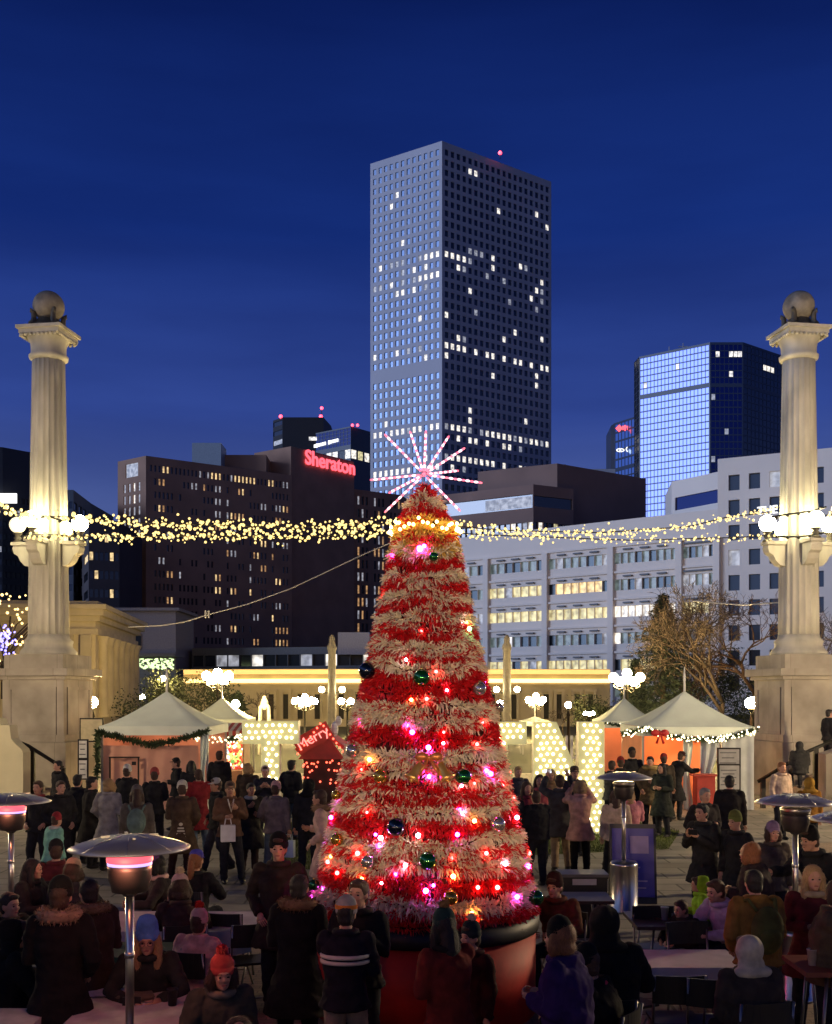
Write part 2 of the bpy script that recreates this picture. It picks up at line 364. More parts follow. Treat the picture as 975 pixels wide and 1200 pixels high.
# --- long white office building
H=33
WA,WB=corner(470,638,H),corner(841,596.5,H); 
t=empty('white_office_block',(WB.x,WB.y,0),'long white concrete office block with glowing ribbon windows behind the right tents','building')
wall=MB(); wins=[]
tdir=(WB-WA).normalized(); n2=outward(WA,WB); Lw=(WB-WA).length
def wpt(px):  # plan point on the facade line seen at px
    k=(px-487.5)/F; # X=k*Y
    s=(k*WA.y-WA.x)/(tdir.x-k*tdir.y); return WA+tdir*s
bays=[470,502,571,640,717,797,841]
rl=random.Random(11)
rowkeys={5:['g','g','y'],}
zb=[4.0+ k*4.55 for k in range(7)]
for bi in range(len(bays)-1):
    A,B=wpt(bays[bi]),wpt(bays[bi+1])
    nwin=max(4,int(8*(bays[bi+1]-bays[bi])/70))
    wall_m=.35
    for r in range(6):
        z0=1.2+r*4.55; z1=z0+4.55
        # r 0 lowest
        if r==1: base='o1'
        elif r==3: base='o1' if bi!=4 else 'w1'
        elif r==4 and bi in(2,3): base='o1' if bi==2 else 'y1'
        else: base='t'
        def lf(i,j,base=base,r=r):
            if base!='t': return base if rl.random()<.88 else ('w2' if rl.random()<.5 else 't')
            x=rl.random(); return 'w2' if x<.08 else ('w1' if x<.13 else ('t' if x<.35 else 'd'))
        facade(wall,wins,A,B,z0,z1,nwin,1,.975,.62,.5,lf,mx=wall_m,mt=.55,mb=1.0)
    wall.quad((A.x,A.y,28.5),(B.x,B.y,28.5),(B.x,B.y,H),(A.x,A.y,H)); wall.quad((A.x,A.y,0),(B.x,B.y,0),(B.x,B.y,1.2),(A.x,A.y,1.2))
back=n2*-30
wall.prism([WA,WB,WB+back,WA+back],0,H,skip=(0,))
# projecting fins and sill ledges give the facade relief
for bx in bays[1:]:
    p=wpt(bx)+n2*.35; wall.box(p.x,p.y,14.6,1.1,.7,27.6,rz=math.atan2(tdir.y,tdir.x))
mid=(WA+WB)/2+n2*.22
for r in range(7): wall.box(mid.x,mid.y,1.3+r*4.55,Lw,.42,.35,rz=math.atan2(tdir.y,tdir.x))
wc=mat('white_concrete',(.80,.70,.60),.75,var=.06,scale=.08)
wall.build('wall',wc,t,world=True); put_windows(t,wins,6)
for bi in range(1,len(bays)-1):
    A,B=wpt(bays[bi]),wpt(bays[bi+1])
    for r in range(6):
        for k in range(1,4):
            p=A+(B-A)*(k/4)+n2*.3; MB().box(p.x,p.y,1.2+r*4.55+3.95,1.6,.5,.25,rz=math.atan2(tdir.y,tdir.x)).build('sun_shade',mat('shade_dark',(.08,.08,.09),.5),t,world=True)
# corner block with square windows
H2=44
CA=WB.copy(); CB=wpt(995)+n2*-4
t2=empty('corner_block',(CA.x,CA.y,0),'taller white corner block with square windows partly behind the right column','building')
wall=MB(); wins=[]
H2=CH+(HY-538)*CA.y/F
facade(wall,wins,CA,CB,0,H2,6,9,.55,.62,.6,lambda i,j:'g' if rl.random()<.93 else 'w2',mx=1,mt=2,mb=3)
wall.prism([CA,CB,CB+back,CA+back],0,H2,skip=(0,)); wall.build('wall',wc,t2,world=True); put_windows(t2,wins,7)
q=P(908,597,CA.y-4); text_mesh('THE D',1.75,.1,'lettering',mat('sign_white'),t2,Vector((X(906,CA.y-8),CA.y-8,Zp(597.5,CA.y-8)))-t2.location,(math.pi/2,0,math.atan2(tdir.y,tdir.x)),bold=.02)
# set back upper floor
H3=CH+(HY-557)*200/F
t3=empty('setback_storey',(X(787,200),200,0),'pale setback storey with one ribbon window between mirror tower and corner block','building')
wall=MB(); wins=[]
A,B=Vector((X(787,206),206)),Vector((X(846,196),196))
wall.prism([A,B,B+Vector((2,14)),A+Vector((2,14))],0,H3,skip=(0,))
H3b=CH+(HY-568)*206/F
wall.quad((A.x,A.y,0),(B.x,B.y,0),(B.x,B.y,H3-8),(A.x,A.y,H3-8))
facade(wall,wins,A,B,H3-8,H3,1,1,.86,.36,.3,lambda i,j:'m',mt=1,mb=.4)
wall.build('wall',wc,t3,world=True); put_windows(t3,wins,8)

# --- brown blocky building
H=60
cs=[corner(560,553,H),corner(653,543,H),corner(757,561,H)]
t=empty('brown_office_block',(cs[1].x,cs[1].y,0),'brown blank walled block with stepped lower floors left of the annex','building')
wall=MB(); wins=[]
wall.prism([cs[0],cs[1],cs[2],cs[2]+cs[0]-cs[1]],0,H)
H=52; c2=[corner(520,580,H),corner(625,567.5,H),corner(672,573,H)]
rb=random.Random(2)
zt=CH+(HY-594)*c2[1].y/F
wall.quad((c2[0].x,c2[0].y,0),(c2[1].x,c2[1].y,0),(c2[1].x,c2[1].y,38),(c2[0].x,c2[0].y,38))
facade(wall,wins,c2[0],c2[1],38,45,16,1,.9,.52,.4,lambda i,j:('w2' if i%3 else 'w1') if i in(5,6,8,12,14,15) else 'g')
facade(wall,wins,c2[0],c2[1],45,H,1,1,.98,.5,.4,lambda i,j:'g',mt=.6)
q0=c2[0]+(c2[1]-c2[0])*.47; q1=c2[0]+(c2[1]-c2[0])*.97; no_=outward(c2[0],c2[1])*-.34
wins.append((tuple((p.x+no_.x,p.y+no_.y,z) for p,z in((q0,46.9),(q1,46.9),(q1,49.4),(q0,49.4))),'w2'))
facade(wall,wins,c2[1],c2[2],38,45,8,1,.9,.52,.4,lambda i,j:'w1' if i==1 else('o1' if i==4 else 'g'))
facade(wall,wins,c2[1],c2[2],45,H,1,1,.96,.4,.4,lambda i,j:'g',mt=.6)
wall.quad((c2[1].x,c2[1].y,0),(c2[2].x,c2[2].y,0),(c2[2].x,c2[2].y,38),(c2[1].x,c2[1].y,38))
wall.prism([c2[0],c2[1],c2[2],c2[2]+Vector((0,8)),c2[0]+Vector((0,20))],0,H,skip=(0,1))
wall.build('wall',mat('brown_concrete',(.26,.155,.12),.8,var=.15,scale=.1),t,world=True); put_windows(t,wins,9)
p=corner(700,548,60); MB().box(p.x,p.y+18,58,14,8,9).build('roof_box',mat('plant_grey'),t,world=True)

# --- hotel slab
H=75
cs=[corner(138,541,H),corner(171,534,H),corner(342,557,H)]
t=empty('hotel_slab',(cs[1].x,cs[1].y,0),'dark brown hotel slab with amber lit top floor windows','building')
wall=MB(); wins=[]
hr=random.Random(21)
def hl(i,j):
    r=17-j
    if r==0: return 'y1' if i//3 in(1,5,7,8,10) and i%3<3 and hr.random()<.93 else ('w2' if hr.random()<.3 else 'g')
    if i%6 in(0,): return None
    g=random.Random((i//2)*31+r*7+5).random()
    if g<.13: return ('y2' if hr.random()<.6 else 'y1')
    if g<.25: return 'w2'
    return 'g' if g<.75 else None
facade(wall,wins,cs[1],cs[2],0,H,36,18,.5,.5,.35,hl,mx=1,mt=1.5,mb=2)
facade(wall,wins,cs[0],cs[1],0,H-7,4,16,.5,.72,.4,lambda i,j:'w2' if hr.random()<.8 else 'w1',mx=2.2,mb=10)
facade(wall,wins,cs[0],cs[1],H-7,H,1,1,.45,.6,.4,lambda i,j:'w2')
bkc=cs[0]+cs[2]-cs[1]
wall.prism([cs[0],cs[1],cs[2],bkc],0,H,skip=(0,1))
hb=mat('hotel_brown',(.36,.20,.13),.8,var=.15,scale=.15)
wall.build('wall',hb,t,world=True); put_windows(t,wins,10)
rp=MB()
def roofbox(px0,px1,yt,d,dep,zb):
    a=X(px0,d); b=X(px1,d); zt=Zp(yt,d); rp.box((a+b)/2,d+dep/2,(zt+zb)/2,b-a,dep,zt-zb)
roofbox(225,259,519,355,10,74.9); rp.build('roof_cooling_box',mat('cooler_grey',(.28,.33,.38),.5),t,world=True)
rp=MB(); roofbox(260,312,533,362,10,74.9); rp.build('roof_plant',hb,t,world=True)
# sign block
H=85
cs=[corner(298,531,H),corner(341,523,H),corner(415,541,H)]
t=empty('hotel_sign_block',(cs[1].x,cs[1].y,0),'blank brown hotel tower carrying the glowing red rooftop name','building')
wall=MB(); wall.prism([cs[0],cs[1],cs[2],cs[0]+cs[2]-cs[1]],0,H); wall.build('wall',hb,t,world=True)
a=cs[1]+(cs[2]-cs[1])*.60+outward(cs[1],cs[2])*.5; dr=(cs[2]-cs[1]); 
text_mesh('Sheraton',6.9,.15,'lettering',mat('sign_neon_red',emit=(1,.10,.13),es=2.0,sample=False,var=0),t,Vector((a.x,a.y,Zp(543,a.y)))-t.location,(math.pi/2,0,math.atan2(dr.y,dr.x)),bold=.12)
# glowing backing glow box behind letters
# right wing
H=77
cs2=[corner(413,573,H),corner(470,580,H)]
t=empty('hotel_rear_wing',(cs2[0].x,cs2[0].y,0),'lower dark hotel wing right of the red name with vertical window strips','building')
wall=MB(); wins=[]
facade(wall,wins,cs2[0],cs2[1],0,H,12,16,.5,.66,.35,lambda i,j:(('y2' if hr.random()<.5 else 'w2') if hr.random()<.5 else 'g') if i%4 else None,mt=1.5,mb=2)
wall.prism([cs2[0],cs2[1],cs2[1]+Vector((5,20)),cs2[0]+Vector((5,20))],0,H,skip=(0,)); wall.build('wall',hb,t,world=True); put_windows(t,wins,12)
# black tower
H=125
cs=[corner(320,493,H),corner(331,489,H),corner(379,489,H),corner(388,499,H)]
t=empty('black_tower',(cs[1].x,cs[1].y,0),'black flat topped tower behind the hotel with red beacons','building')
wall=MB(); wall.prism(cs+[cs[3]+Vector((0,25)),cs[0]+Vector((0,25))],0,H,skip=(0,)); wins=[]
facade(wall,wins,cs[0],cs[1],0,H,1,30,.95,.5,.3,lambda i,j:'w2' if 24<j<28 else 'g'); wall.build('wall',mat('tower_black',(.012,.010,.014),.6,var=0),t,world=True)
q=P(362,514,cs[1].y-.3); q2=P(372,514,cs[1].y-.3); wins.append((((q.x,q.y,q.z-.8),(q2.x,q.y,q.z-.8),(q2.x,q.y,q.z+.8),(q.x,q.y,q.z+.8)),'w1')); put_windows(t,wins,13)
for px in(329,376): 
    q=P(px,487,cs[1].y+1); MB().ell((q.x,q.y,H+.6),.8).build('beacon',mat('beacon_red'),t,world=True)
b=MB(); q=P(377,488,cs[1].y+3); b.tube([(q.x,q.y,H-.5),(q.x,q.y,H+4.5)],.12); b.build('mast',GL,t,world=True); MB().ell((q.x,q.y,H+4.8),.7).build('beacon',mat('beacon_red'),t,world=True)
# slanted glass block with white sign
t_=[(353,511),(411,499.5),(434,506)]
H=118; cs=[corner(a,b,H) for a,b in t_]
t=empty('blue_glass_block',(cs[1].x,cs[1].y,0),'blue glass office top with a white roof sign beside the hotel','building')
wall=MB(); wins=[]; z1=CH+(HY-521)*cs[1].y/F
facade(wall,wins,cs[0],cs[1],z1,H,14,5,.9,.9,.1,lambda i,j:'m',mt=.5)
facade(wall,wins,cs[0],cs[1],z1-7,z1-.6,8,1,.9,.6,.3,lambda i,j:'w1' if i in(4,5,7) else 'g'); 
facade(wall,wins,cs[1],cs[2],z1-7,z1-.6,3,1,.8,.6,.3,lambda i,j:'w1' if i!=1 else 'o1')
wall.quad((cs[0].x,cs[0].y,z1-.6),(cs[1].x,cs[1].y,z1-.6),(cs[1].x,cs[1].y,z1),(cs[0].x,cs[0].y,z1))
wall.quad((cs[1].x,cs[1].y,z1-.6),(cs[2].x,cs[2].y,z1-.6),(cs[2].x,cs[2].y,H),(cs[1].x,cs[1].y,H))
wall.prism([cs[0],cs[1],cs[2],cs[2]+Vector((1,20)),cs[0]+Vector((1,22))],0,z1-7); wall.prism([cs[0]+Vector((0,.5)),cs[2]+Vector((0,.5)),cs[2]+Vector((1,20)),cs[0]+Vector((1,22))],z1-6.9,H)
wall.build('wall',mat('mullion_navy'),t,world=True); put_windows(t,wins,14)
sg=MB(); dr=(cs[1]-cs[0]); zc=Zp(512,cs[0].y)
nn=outward(cs[0],cs[1])*.4
for k in range(15):
    u=.17+.58*k/14
    if k==9: continue
    p=cs[0]+dr*u+nn; sg.box(p.x,p.y,H-6.2+u*1.6,.95,.2,1.7 if k in(0,4,10) else 1.35,rz=math.atan2(dr.y,dr.x))
sg.build('white_sign',mat('sign_white'),t,world=True)
for px in (413,419): 
    q=P(px,498,cs[1].y+1.5); MB().ell((q.x,q.y,H+.8),.6).build('beacon',mat('beacon_red'),t,world=True)
# far-left buildings
def simple(name,label,H,pts,m,rows,cols,lit,dep=25,faces=None,**kw):
    cs=[corner(a,b,H) for a,b in pts]; t=empty(name,(cs[1].x,cs[1].y,0),label,'building')
    wall=MB(); wins=[]; n=len(cs)-1
    for i in range(n):
        facade(wall,wins,cs[i],cs[i+1],0,H,cols[i],rows,.7,.45,.3,lit,mt=kw.get('mt',2),mb=3)
    wall.prism(cs+[cs[-1]+Vector((0,dep)),cs[0]+Vector((0,dep))],0,H,skip=tuple(range(n))); wall.build('wall',m,t,world=True); put_windows(t,wins,len(wins)); return t,cs
dk=mat('facade_charcoal',(.03,.032,.04),.6,var=.1,scale=.1)
rr=random.Random(31)
t,cs=simple('dark_tower','charcoal office block at the far left edge with a white lit sign',80,[(-60,520),(3,524),(36,530)],dk,16,[8,6],lambda i,j:'g' if rr.random()<.96 else 'w2',mt=14)
q0=P(-6,582,cs[1].y-2); b=MB(); b.box(X(6,cs[1].y-2),cs[1].y-2,Zp(584,cs[1].y-2),X(19,cs[1].y)-X(-8,cs[1].y),.6,3.0); b.build('white_sign',mat('sign_white'),t,world=True)
simple('grey_apartment_block','grey block right of the left column with faint windows',62,[(66,574),(86,574),(107,590)],mat('facade_slate',(.07,.085,.11),.6,scale=.1),12,[3,4],lambda i,j:'g' if rr.random()<.8 else 'w2')
simple('low_brown_block','low brown block between left column and hotel with a few amber windows',50,[(86,640),(104,610),(140,612)],mat('facade_umber',(.07,.055,.055),.7,scale=.1),9,[3,6],lambda i,j:'g' if rr.random()<.88 else 'y1')
# low grey building in front of the hotel, with a lit green veranda
d=150; t=empty('low_grey_house',(X(150,d),d,0),'low flat roofed grey building with green lit veranda right of temple','building')
b=MB(); a0,a1=X(140,d),X(206,d); zt=Zp(716,d); b.box((a0+a1)/2,d+6,zt/2,a1-a0,12,zt); b.box((a0+a1)/2,d+5.8,zt+.2,a1-a0+1.2,13,.4); b.build('wall',mat('render_grey',(.16,.14,.15),.8),t,world=True)
b=MB(); b.box(X(161,d),d-.05,Zp(752,d),1.0,.1,2.2); b.build('window',GL,t,world=True)
b=MB(); b.box((a0+a1)/2+.4,d-3,Zp(769,d),a1-a0+1.6,5.8,.4); b.build('veranda_roof',mat('render_grey'),t,world=True)
b=MB()
for k in range(260): b.box(random.uniform(a0,a1+1),d-6.0+random.uniform(-.15,.15),Zp(random.uniform(773,785),d),random.uniform(.1,.35),.1,random.uniform(.08,.25))
b.build('string_lights',mat('veranda_lights',emit=(.75,1,.45),es=1.5,sample=False,var=0),t,world=True,kind='stuff')
# ---- neoclassical stone building left
d0=106; cA=Vector((X(-60,104),104)); cB=corner(112,706,12); cC=corner(159,727,12)
t=empty('stone_temple',(cB.x,cB.y,0),'classical sandstone building with fluted pilasters and cornice behind left column','building')
stone=mat('sandstone',(.46,.39,.26),.8,var=.14,scale=.6,bump=.2)
b=MB(); b.prism([cA,cB,cC,cC+Vector((-14,6)),cA+Vector((0,20))],0,10.2)
nB=outward(cB,cC); nA=outward(cA,cB)
def expand(o): return [cA+nA*o+Vector((-o,0)),cB+nA*o+nB*o*.9,cC+nB*o+(cC-cB).normalized()*o,cC+Vector((-14,7)),cA+Vector((-1,21))]
b.prism(expand(.25),8.9,9.5); b.prism(expand(.5),10.2,10.7); b.prism(expand(.95),10.7,11.3); b.prism(expand(1.25),11.3,11.75); b.prism(expand(.3),11.75,12.1)
b.prism(expand(.4),0,1.0)
b.build('wall',stone,t,world=True)
for k in range(7):
    p=cB+(cC-cB)*((k+.6)/7.2)+nB*.28; m=MB()
    m.lathe([(.62,1.0),(.62,1.25),(.5,1.35),(.44,8.0),(.5,8.1),(.5,8.3),(.7,8.8),(.7,8.9)],(p.x,p.y,0),20,rf=lambda a:1-.07*abs(math.sin(a*10)))
    m.build('pilaster',stone,t,world=True)
for k in range(8):
    p=cA+(cB-cA)*((k+.5)/8)+nA*.2; m=MB(); m.box(p.x,p.y,4.9,1.0,.4,8.0); m.build('pilaster',stone,t,world=True)
    p=cA+(cB-cA)*((k+1)/8)+nA*.03; m=MB(); m.box(p.x-.05,p.y,4.6,1.0,.06,3.6) if k<7 else m.box(cB.x-1.2,cB.y-.1,4.6,.3,.06,3.6); m.build('window',GL,t,world=True)
# ---- curved colonnade wall at the far end of the plaza
t=empty('curved_stone_gallery',(0,112,0),'long low curved stone gallery with glowing gold cornice behind the tree','building')
rad=150; cy=112+rad; 
def cp(px,off=0):
    k=(px-487.5)/F; # ray x=k*y ; circle centre (0,cy)
    r=rad+off; A_=1+k*k; B_=-2*cy; C_=cy*cy-r*r; y=(-B_-math.sqrt(B_*B_-4*A_*C_))/(2*A_); return Vector((k*y,y))
b=MB(); pxs=[215+10*k for k in range(51)]
zT=CH+(HY-784)*112/F; 
def ring(o,z0,z1,bb,dep=.0):
    for i in range(len(pxs)-1):
        a,c=cp(pxs[i],o),cp(pxs[i+1],o); e,f=cp(pxs[i],-4),cp(pxs[i+1],-4); bb.prism([a,c,f,e],z0,z1)
ring(0,0,zT-1.6,b); ring(.5,zT-1.6,zT-1.15,b); ring(.25,zT-1.15,zT-.55,b); ring(.8,zT-.55,zT,b); ring(.5,0,.5,b)
b.build('wall',mat('gallery_stone',(.42,.36,.24),.8,var=.15,scale=.5),t,world=True)
gl_=mat('cornice_led',emit=(1,.64,.20),es=3.5,var=0); b=MB(); ring(.66,zT-1.38,zT-1.0,b); b.build('cornice_light',gl_,t,world=True)
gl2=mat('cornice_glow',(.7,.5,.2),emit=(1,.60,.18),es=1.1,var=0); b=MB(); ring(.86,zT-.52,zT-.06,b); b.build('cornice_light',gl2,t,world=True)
for px in (318,335,352,372,400,420,552,577,602,640,655,676,692):
    c=cp(px,.06); wd=X(px+6,c.y)-X(px,c.y); m=MB(); m.box(c.x,c.y,2.0,wd,.12,2.5); m.build('doorway',mat('opening_dark',(.02,.018,.014),.8),t,world=True)
    m=MB(); 
    for s in(-1,1): m.box(c.x+s*(wd/2+.15),c.y-.1,2.1,.28,.35,2.9)
    m.box(c.x,c.y-.1,3.62,wd+.7,.4,.25); m.build('door_frame',mat('gallery_stone'),t,world=True)
# glass pavilion above the gallery
d=150; t=empty('glass_pavilion',(X(330,d),d,0),'low glass roofed building behind the gallery at the foot of the hotel','building')
b=MB(); wins=[]
A,B=Vector((X(225,d+8),d+8)),Vector((X(455,d),d)); facade(b,wins,A,B,0,Zp(757,d),16,1,.94,.6,.3,lambda i,j:'w1' if i in(5,11,14) else('w2' if i in(2,3,9) else 'g'),mt=.5,mb=Zp(784,d)); b.prism([A,B,B+Vector((0,14)),A+Vector((0,14))],0,Zp(757,d),skip=(0,)); b.build('wall',mat('pavilion_grey',(.10,.10,.105),.5),t,world=True); put_windows(t,wins,3)
b=MB(); b.box(X(413,d-3),d+2,Zp(754,d)+.0,X(433,d)-X(396,d),4,3.0); b.build('roof_box',mat('render_pale',(.34,.32,.34),.7),t,world=True)
# ================================================================ STONE COLUMNS WITH LAMPS
MC['_']=None
colstone=mat('column_stone',(.46,.44,.37),.75,var=.32,scale=1.6,bump=.25,stretch=(1,1,.35))
def blockmat(key,c,jz=.75):
    m=brickmat(key,c,tuple(x*.86 for x in c),tuple(x*.5 for x in c),1,1.3,jz,.008,.8,.28); return m
pedm=brickmat('pedestal_stone',(.46,.41,.35),(.40,.36,.30),(.24,.21,.17),1,1.6,.8,.008,.8,.45)
globeE=mat('globe_lamp',(.9,.9,.8),emit=(1,.86,.48),es=58,var=0)
streetE=mat('street_globe',(.9,.9,.8),emit=(1,.70,.27),es=900,var=0)
globeD=mat('globe_dim',(.9,.9,.8),emit=(1,.85,.55),es=1.0,var=0)
bronze=mat('weathered_bronze',(.10,.09,.07),.6,metal=.4,var=.4,scale=5)
def stone_column(px,d,rz,label,dimset=()):
    t=empty('stone_column',(X(px,d),d,0),label,'column',rz=rz,group='tall stone columns flanking the plaza')
    k=d/F
    def z(py): return CH-(py-HY)*k
    # pedestal
    w=40*k
    b=MB(); b.box(0,0,(z(868)+.0)/2,2*w*1.05,2*w*1.05,z(868)); b.build('plinth',pedm,t)
    b=MB(); zb,zt=z(868)+.002,z(797); b.box(0,0,(zb+zt)/2,2*w*.93,2*w*.93,zt-zb)
    for s in (0,1,2,3):
        M=Matrix.Rotation(s*math.pi/2,3,'Z')
        for (x0,x1,y0,y1) in ((-.72,-.66,.12,.88),(.66,.72,.12,.88),(-.66,.66,.12,.16),(-.66,.66,.84,.88)):
            c=M@Vector(((x0+x1)/2*w,-w*.935,0)); b.box(c.x,c.y,zb+(y0+y1)/2*(zt-zb),(x1-x0)*w,.05,(y1-y0)*(zt-zb),rz=s*math.pi/2)
    b.box(0,0,zb+.12,2*w*1.0,2*w*1.0,.22)
    b.build('pedestal',pedm,t)
    b=MB(); a=z(797); b.box(0,0,a+.06,2*w*1.02,2*w*1.02,.11); b.box(0,0,(a+.12+z(784))/2,2*w*1.14,2*w*1.14,z(784)-a-.13); b.box(0,0,(z(784)+z(768))/2,2*w*.90,2*w*.90,z(768)-z(784)-.004); b.build('cornice',pedm,t)
    # base torus
    r0=23.2*k
    b=MB(); zz=z(768); b.lathe([(r0*1.38,zz),(r0*1.40,zz+.10),(r0*1.30,zz+.18),(r0*1.18,zz+.26),(r0*1.16,zz+.36),(r0*1.22,zz+.44),(r0*1.04,zz+.55),(r0*1.0,zz+.66)],n=40); b.build('base_moulding',colstone,t)
    r1=18.5*k
    def fl(a): return 1-.085*abs(math.cos(a*10))**.7
    zs=zz+.5; ze=z(422); pr=[]
    for i in range(13):
        u=i/12; pr.append((r0+(r1-r0)*(u**1.25),zs+(ze-zs)*u))
    b=MB(); b.lathe(pr,n=160,rf=fl); b.build('shaft',colstone,t)
    b=MB(); b.lathe([(r1*1.0,ze-.05),(r1*1.18,ze),(r1*1.22,ze+.10),(r1*1.08,ze+.16),(r1*1.08,ze+.38),(r1*1.12,ze+.5),(r1*1.28,ze+.62),(r1*1.32,ze+.70)],n=40)
    b.box(0,0,ze+.78,r1*2.66,r1*2.66,.15); b.box(0,0,ze+.9,r1*2.95,r1*2.95,.1)
    for s in range(4):
        for q in range(9): c=Matrix.Rotation(s*math.pi/2,3,'Z')@Vector(((q-4)*r1*.27,-r1*1.31,0)); b.ell((c.x,c.y,ze+.66),(.06,.06,.06),6,5)
    b.build('capital',colstone,t)
    zc=ze+.95
    b=MB(); b.lathe([(r1*1.25,zc),(r1*1.1,zc+.12),(r1*.8,zc+.2),(r1*.7,zc+.34)],n=24)
    for s in range(4):
        a=s*math.pi/2+.78; ca,sa=math.cos(a),math.sin(a)
        b.tube([(ca*r1*1.15,sa*r1*1.15,zc+.1),(ca*r1*.9,sa*r1*.9,zc+.25),(ca*r1*.95,sa*r1*.95,zc+.5),(ca*r1*1.12,sa*r1*1.12,zc+.58),(ca*r1*1.12,sa*r1*1.12,zc+.48)],[.09,.1,.08,.06,.03],6)
    b.build('finial_stand',bronze,t)
    b=MB(); b.ell((0,0,zc+.28+.50),.50,28,18)
    b.build('finial_ball',mat('ball_stone',(.20,.18,.15),.7,var=.5,scale=2.5,bump=.5),t)
    # lamp brackets
    for s in range(4):
        a=s*math.pi/2-math.pi/2; M=Matrix.Rotation(a,3,'Z'); rr=r0*.86
        prof=[(rr,z(638)),(40*k,z(638)),(42*k,z(643)),(40*k,z(649)),(35*k,z(652)),(32*k,z(658)),(27*k,z(663)),(rr,z(665))]
        b=MB(); n=len(prof); vs=[M@Vector((x,y,zv)) for y in(-.19,.19) for (x,zv) in prof]
        b.add(vs,[tuple(range(n)),tuple(reversed(range(n,2*n)))]+[(i,i+n,(i+1)%n+n,(i+1)%n) for i in range(n)])
        c=M@Vector((24*k,0,0)); b.box(c.x,c.y,z(637.5),38*k,.5,.10,rz=a)
        br=b.build('lamp_bracket',colstone,t)
        c=M@Vector((39*k,0,0)); zb_=z(636)
        b=MB(); b.lathe([(.17,zb_),(.15,zb_+.06),(.08,zb_+.1),(.13,zb_+.18),(.07,zb_+.24),(.14,zb_+.31),(.15,zb_+.34)],(c.x,c.y,0),14); b.build('lamp_base',bronze,br)
        b=MB(); b.ell((c.x,c.y,zb_+.60),.265,20,14); b.build('lamp_globe',globeD if s in dimset else globeE,br)
    return t
DC=36.0
colL=stone_column(57,DC,R(-9),'left stone column with globe lamps, ball finial and grey pedestal',dimset=(3,))
colR=stone_column(936,DC,R(9),'right stone column with globe lamps, ball finial and pink lit pedestal')
# cables with knots crossing the column shafts
# ---- stairs, side walls and handrails
def stairs(sx,label,x0):
    t=empty('stone_steps',(x0,32.6,0),label,'steps'); b=MB()
    for k in range(7): b.box(sx*(1.0+.33*k+2.0),0,.08+.16*k,.33+4,3.2,.16)
    b.build('tread',pedm,t); return t
stairs(-1,'stone stair flight left beside the left pedestal',X(96,33)); stairs(1,'stone stair flight right beside the right pedestal',X(880,33))
def cheek(name,label,pts,d0,d1,m):
    t=empty(name,(X(pts[0][0],d0),d0,0),label,'wall'); b=MB(); n=len(pts)
    vs=[(X(a,d0),yy,max(0,Zp(c,d0))) for yy in(d0,d1) for a,c in pts]
    b.add(vs,[tuple(range(n)),tuple(reversed(range(n,2*n)))]+[(i,i+n,(i+1)%n+n,(i+1)%n) for i in range(n)]); b.build('coping',m,t,world=True)
cheek('stair_wall','pale stone stair wall with scrolled end at the left edge',[(-60,960),(27,960),(27,882),(25,878),(18,872),(13,866),(11,850),(1,850),(-2,842),(-60,842)],31,31.6,mat('pale_stair_stone',(.50,.47,.33),.8,var=.12,scale=1))
cheek('stair_wall','stone stair wall behind the handrail at the right edge',[(1040,950),(968,950),(968,884),(1040,860)],31,31.6,pedm)
def handrail(label,pts,posts,d):
    t=empty('handrail',(X(pts[0][0],d),d,0),label,'handrail'); b=MB(); b.tube([P(a,c,d) for a,c in pts],.055,8); b.build('rail',mat('iron_black',(.02,.018,.016),.45,metal=.6,var=0),t,world=True)
    for a,c in posts: 
        q=P(a,c,d); b=MB(); b.box(q.x,q.y,q.z/2,.13,.13,q.z); b.build('post',mat('iron_black'),t,world=True)
handrail('black handrail sloping down beside the left pedestal',[(12,866),(33,874),(74,900)],[(38,878),(74,900)],32)
handrail('black handrail sloping up beside the right pedestal',[(888,916),(948,880),(990,862)],[(956,876),(894,913)],32)
# small column posts behind the tree
for px,lab in ((389,'slim stone post with lamps left of the tree top'),(594,'slim stone post with lamps right of the tree')):
    d=72.0; t=empty('slim_stone_post',(X(px,d),d,0),lab,'column',group='slim stone posts by the gallery'); k=d/F
    b=MB(); b.lathe([(7*k,0),(7*k,.6),(5*k,.8),(5*k,2),(4.4*k,Zp(762,d)),(5.4*k,Zp(761,d)),(5.4*k,Zp(757,d)),(3.4*k,Zp(753,d)),(3.6*k,Zp(748,d)),(1.5*k,Zp(744,d))],n=16); b.build('shaft',mat('post_stone',(.20,.18,.15),.8),t)
    for s in (-1,1):
        b=MB(); b.box(s*7*k,0,Zp(812,d),10*k,.1,.08); b.build('bracket',bronze,t)
        b=MB(); b.ell((s*12*k,0,Zp(808,d)),3.6*k); b.build('lamp_globe',globeE,t)
# ---- street lamps
iron=mat('iron_black',(.02,.018,.016),.45,metal=.6,var=0)
def lamp(px,d,globes,label,r=.24,group=None,es=None):
    """globes: (px,py) list"""
    t=empty('street_lamp',(X(px,d),d,0),label,'street lamp',group=group); zt=max(Zp(g[1],d) for g in globes)-r
    b=MB(); b.lathe([(.22,0),(.20,.25),(.10,.4),(.075,.9),(.06,zt-.35),(.1,zt-.3),(.05,zt-.1),(.09,zt)],n=12); b.build('post',iron,t)
    for k,(gx,gy) in enumerate(globes):
        dx=X(gx,d)-X(px,d); zg=Zp(gy,d); yy=(.25 if k%2 else -.25) if abs(dx)>.05 and len(globes)>3 else 0
        if abs(dx)>.05:
            b=MB(); b.tube([(0,0,zt-.5),(dx*.6,yy*.6,zg-r-.35),(dx,yy,zg-r-.22),(dx,yy,zg-r)],.035,6); b.lathe([(.03,zg-r-.12),(.12,zg-r-.03),(.12,zg-r+.04)],(dx,yy,0),10); b.build('arm',iron,t)
        b=MB(); b.ell((dx,yy,zg),r,16,12); b.build('lamp_globe',es or streetE,t)
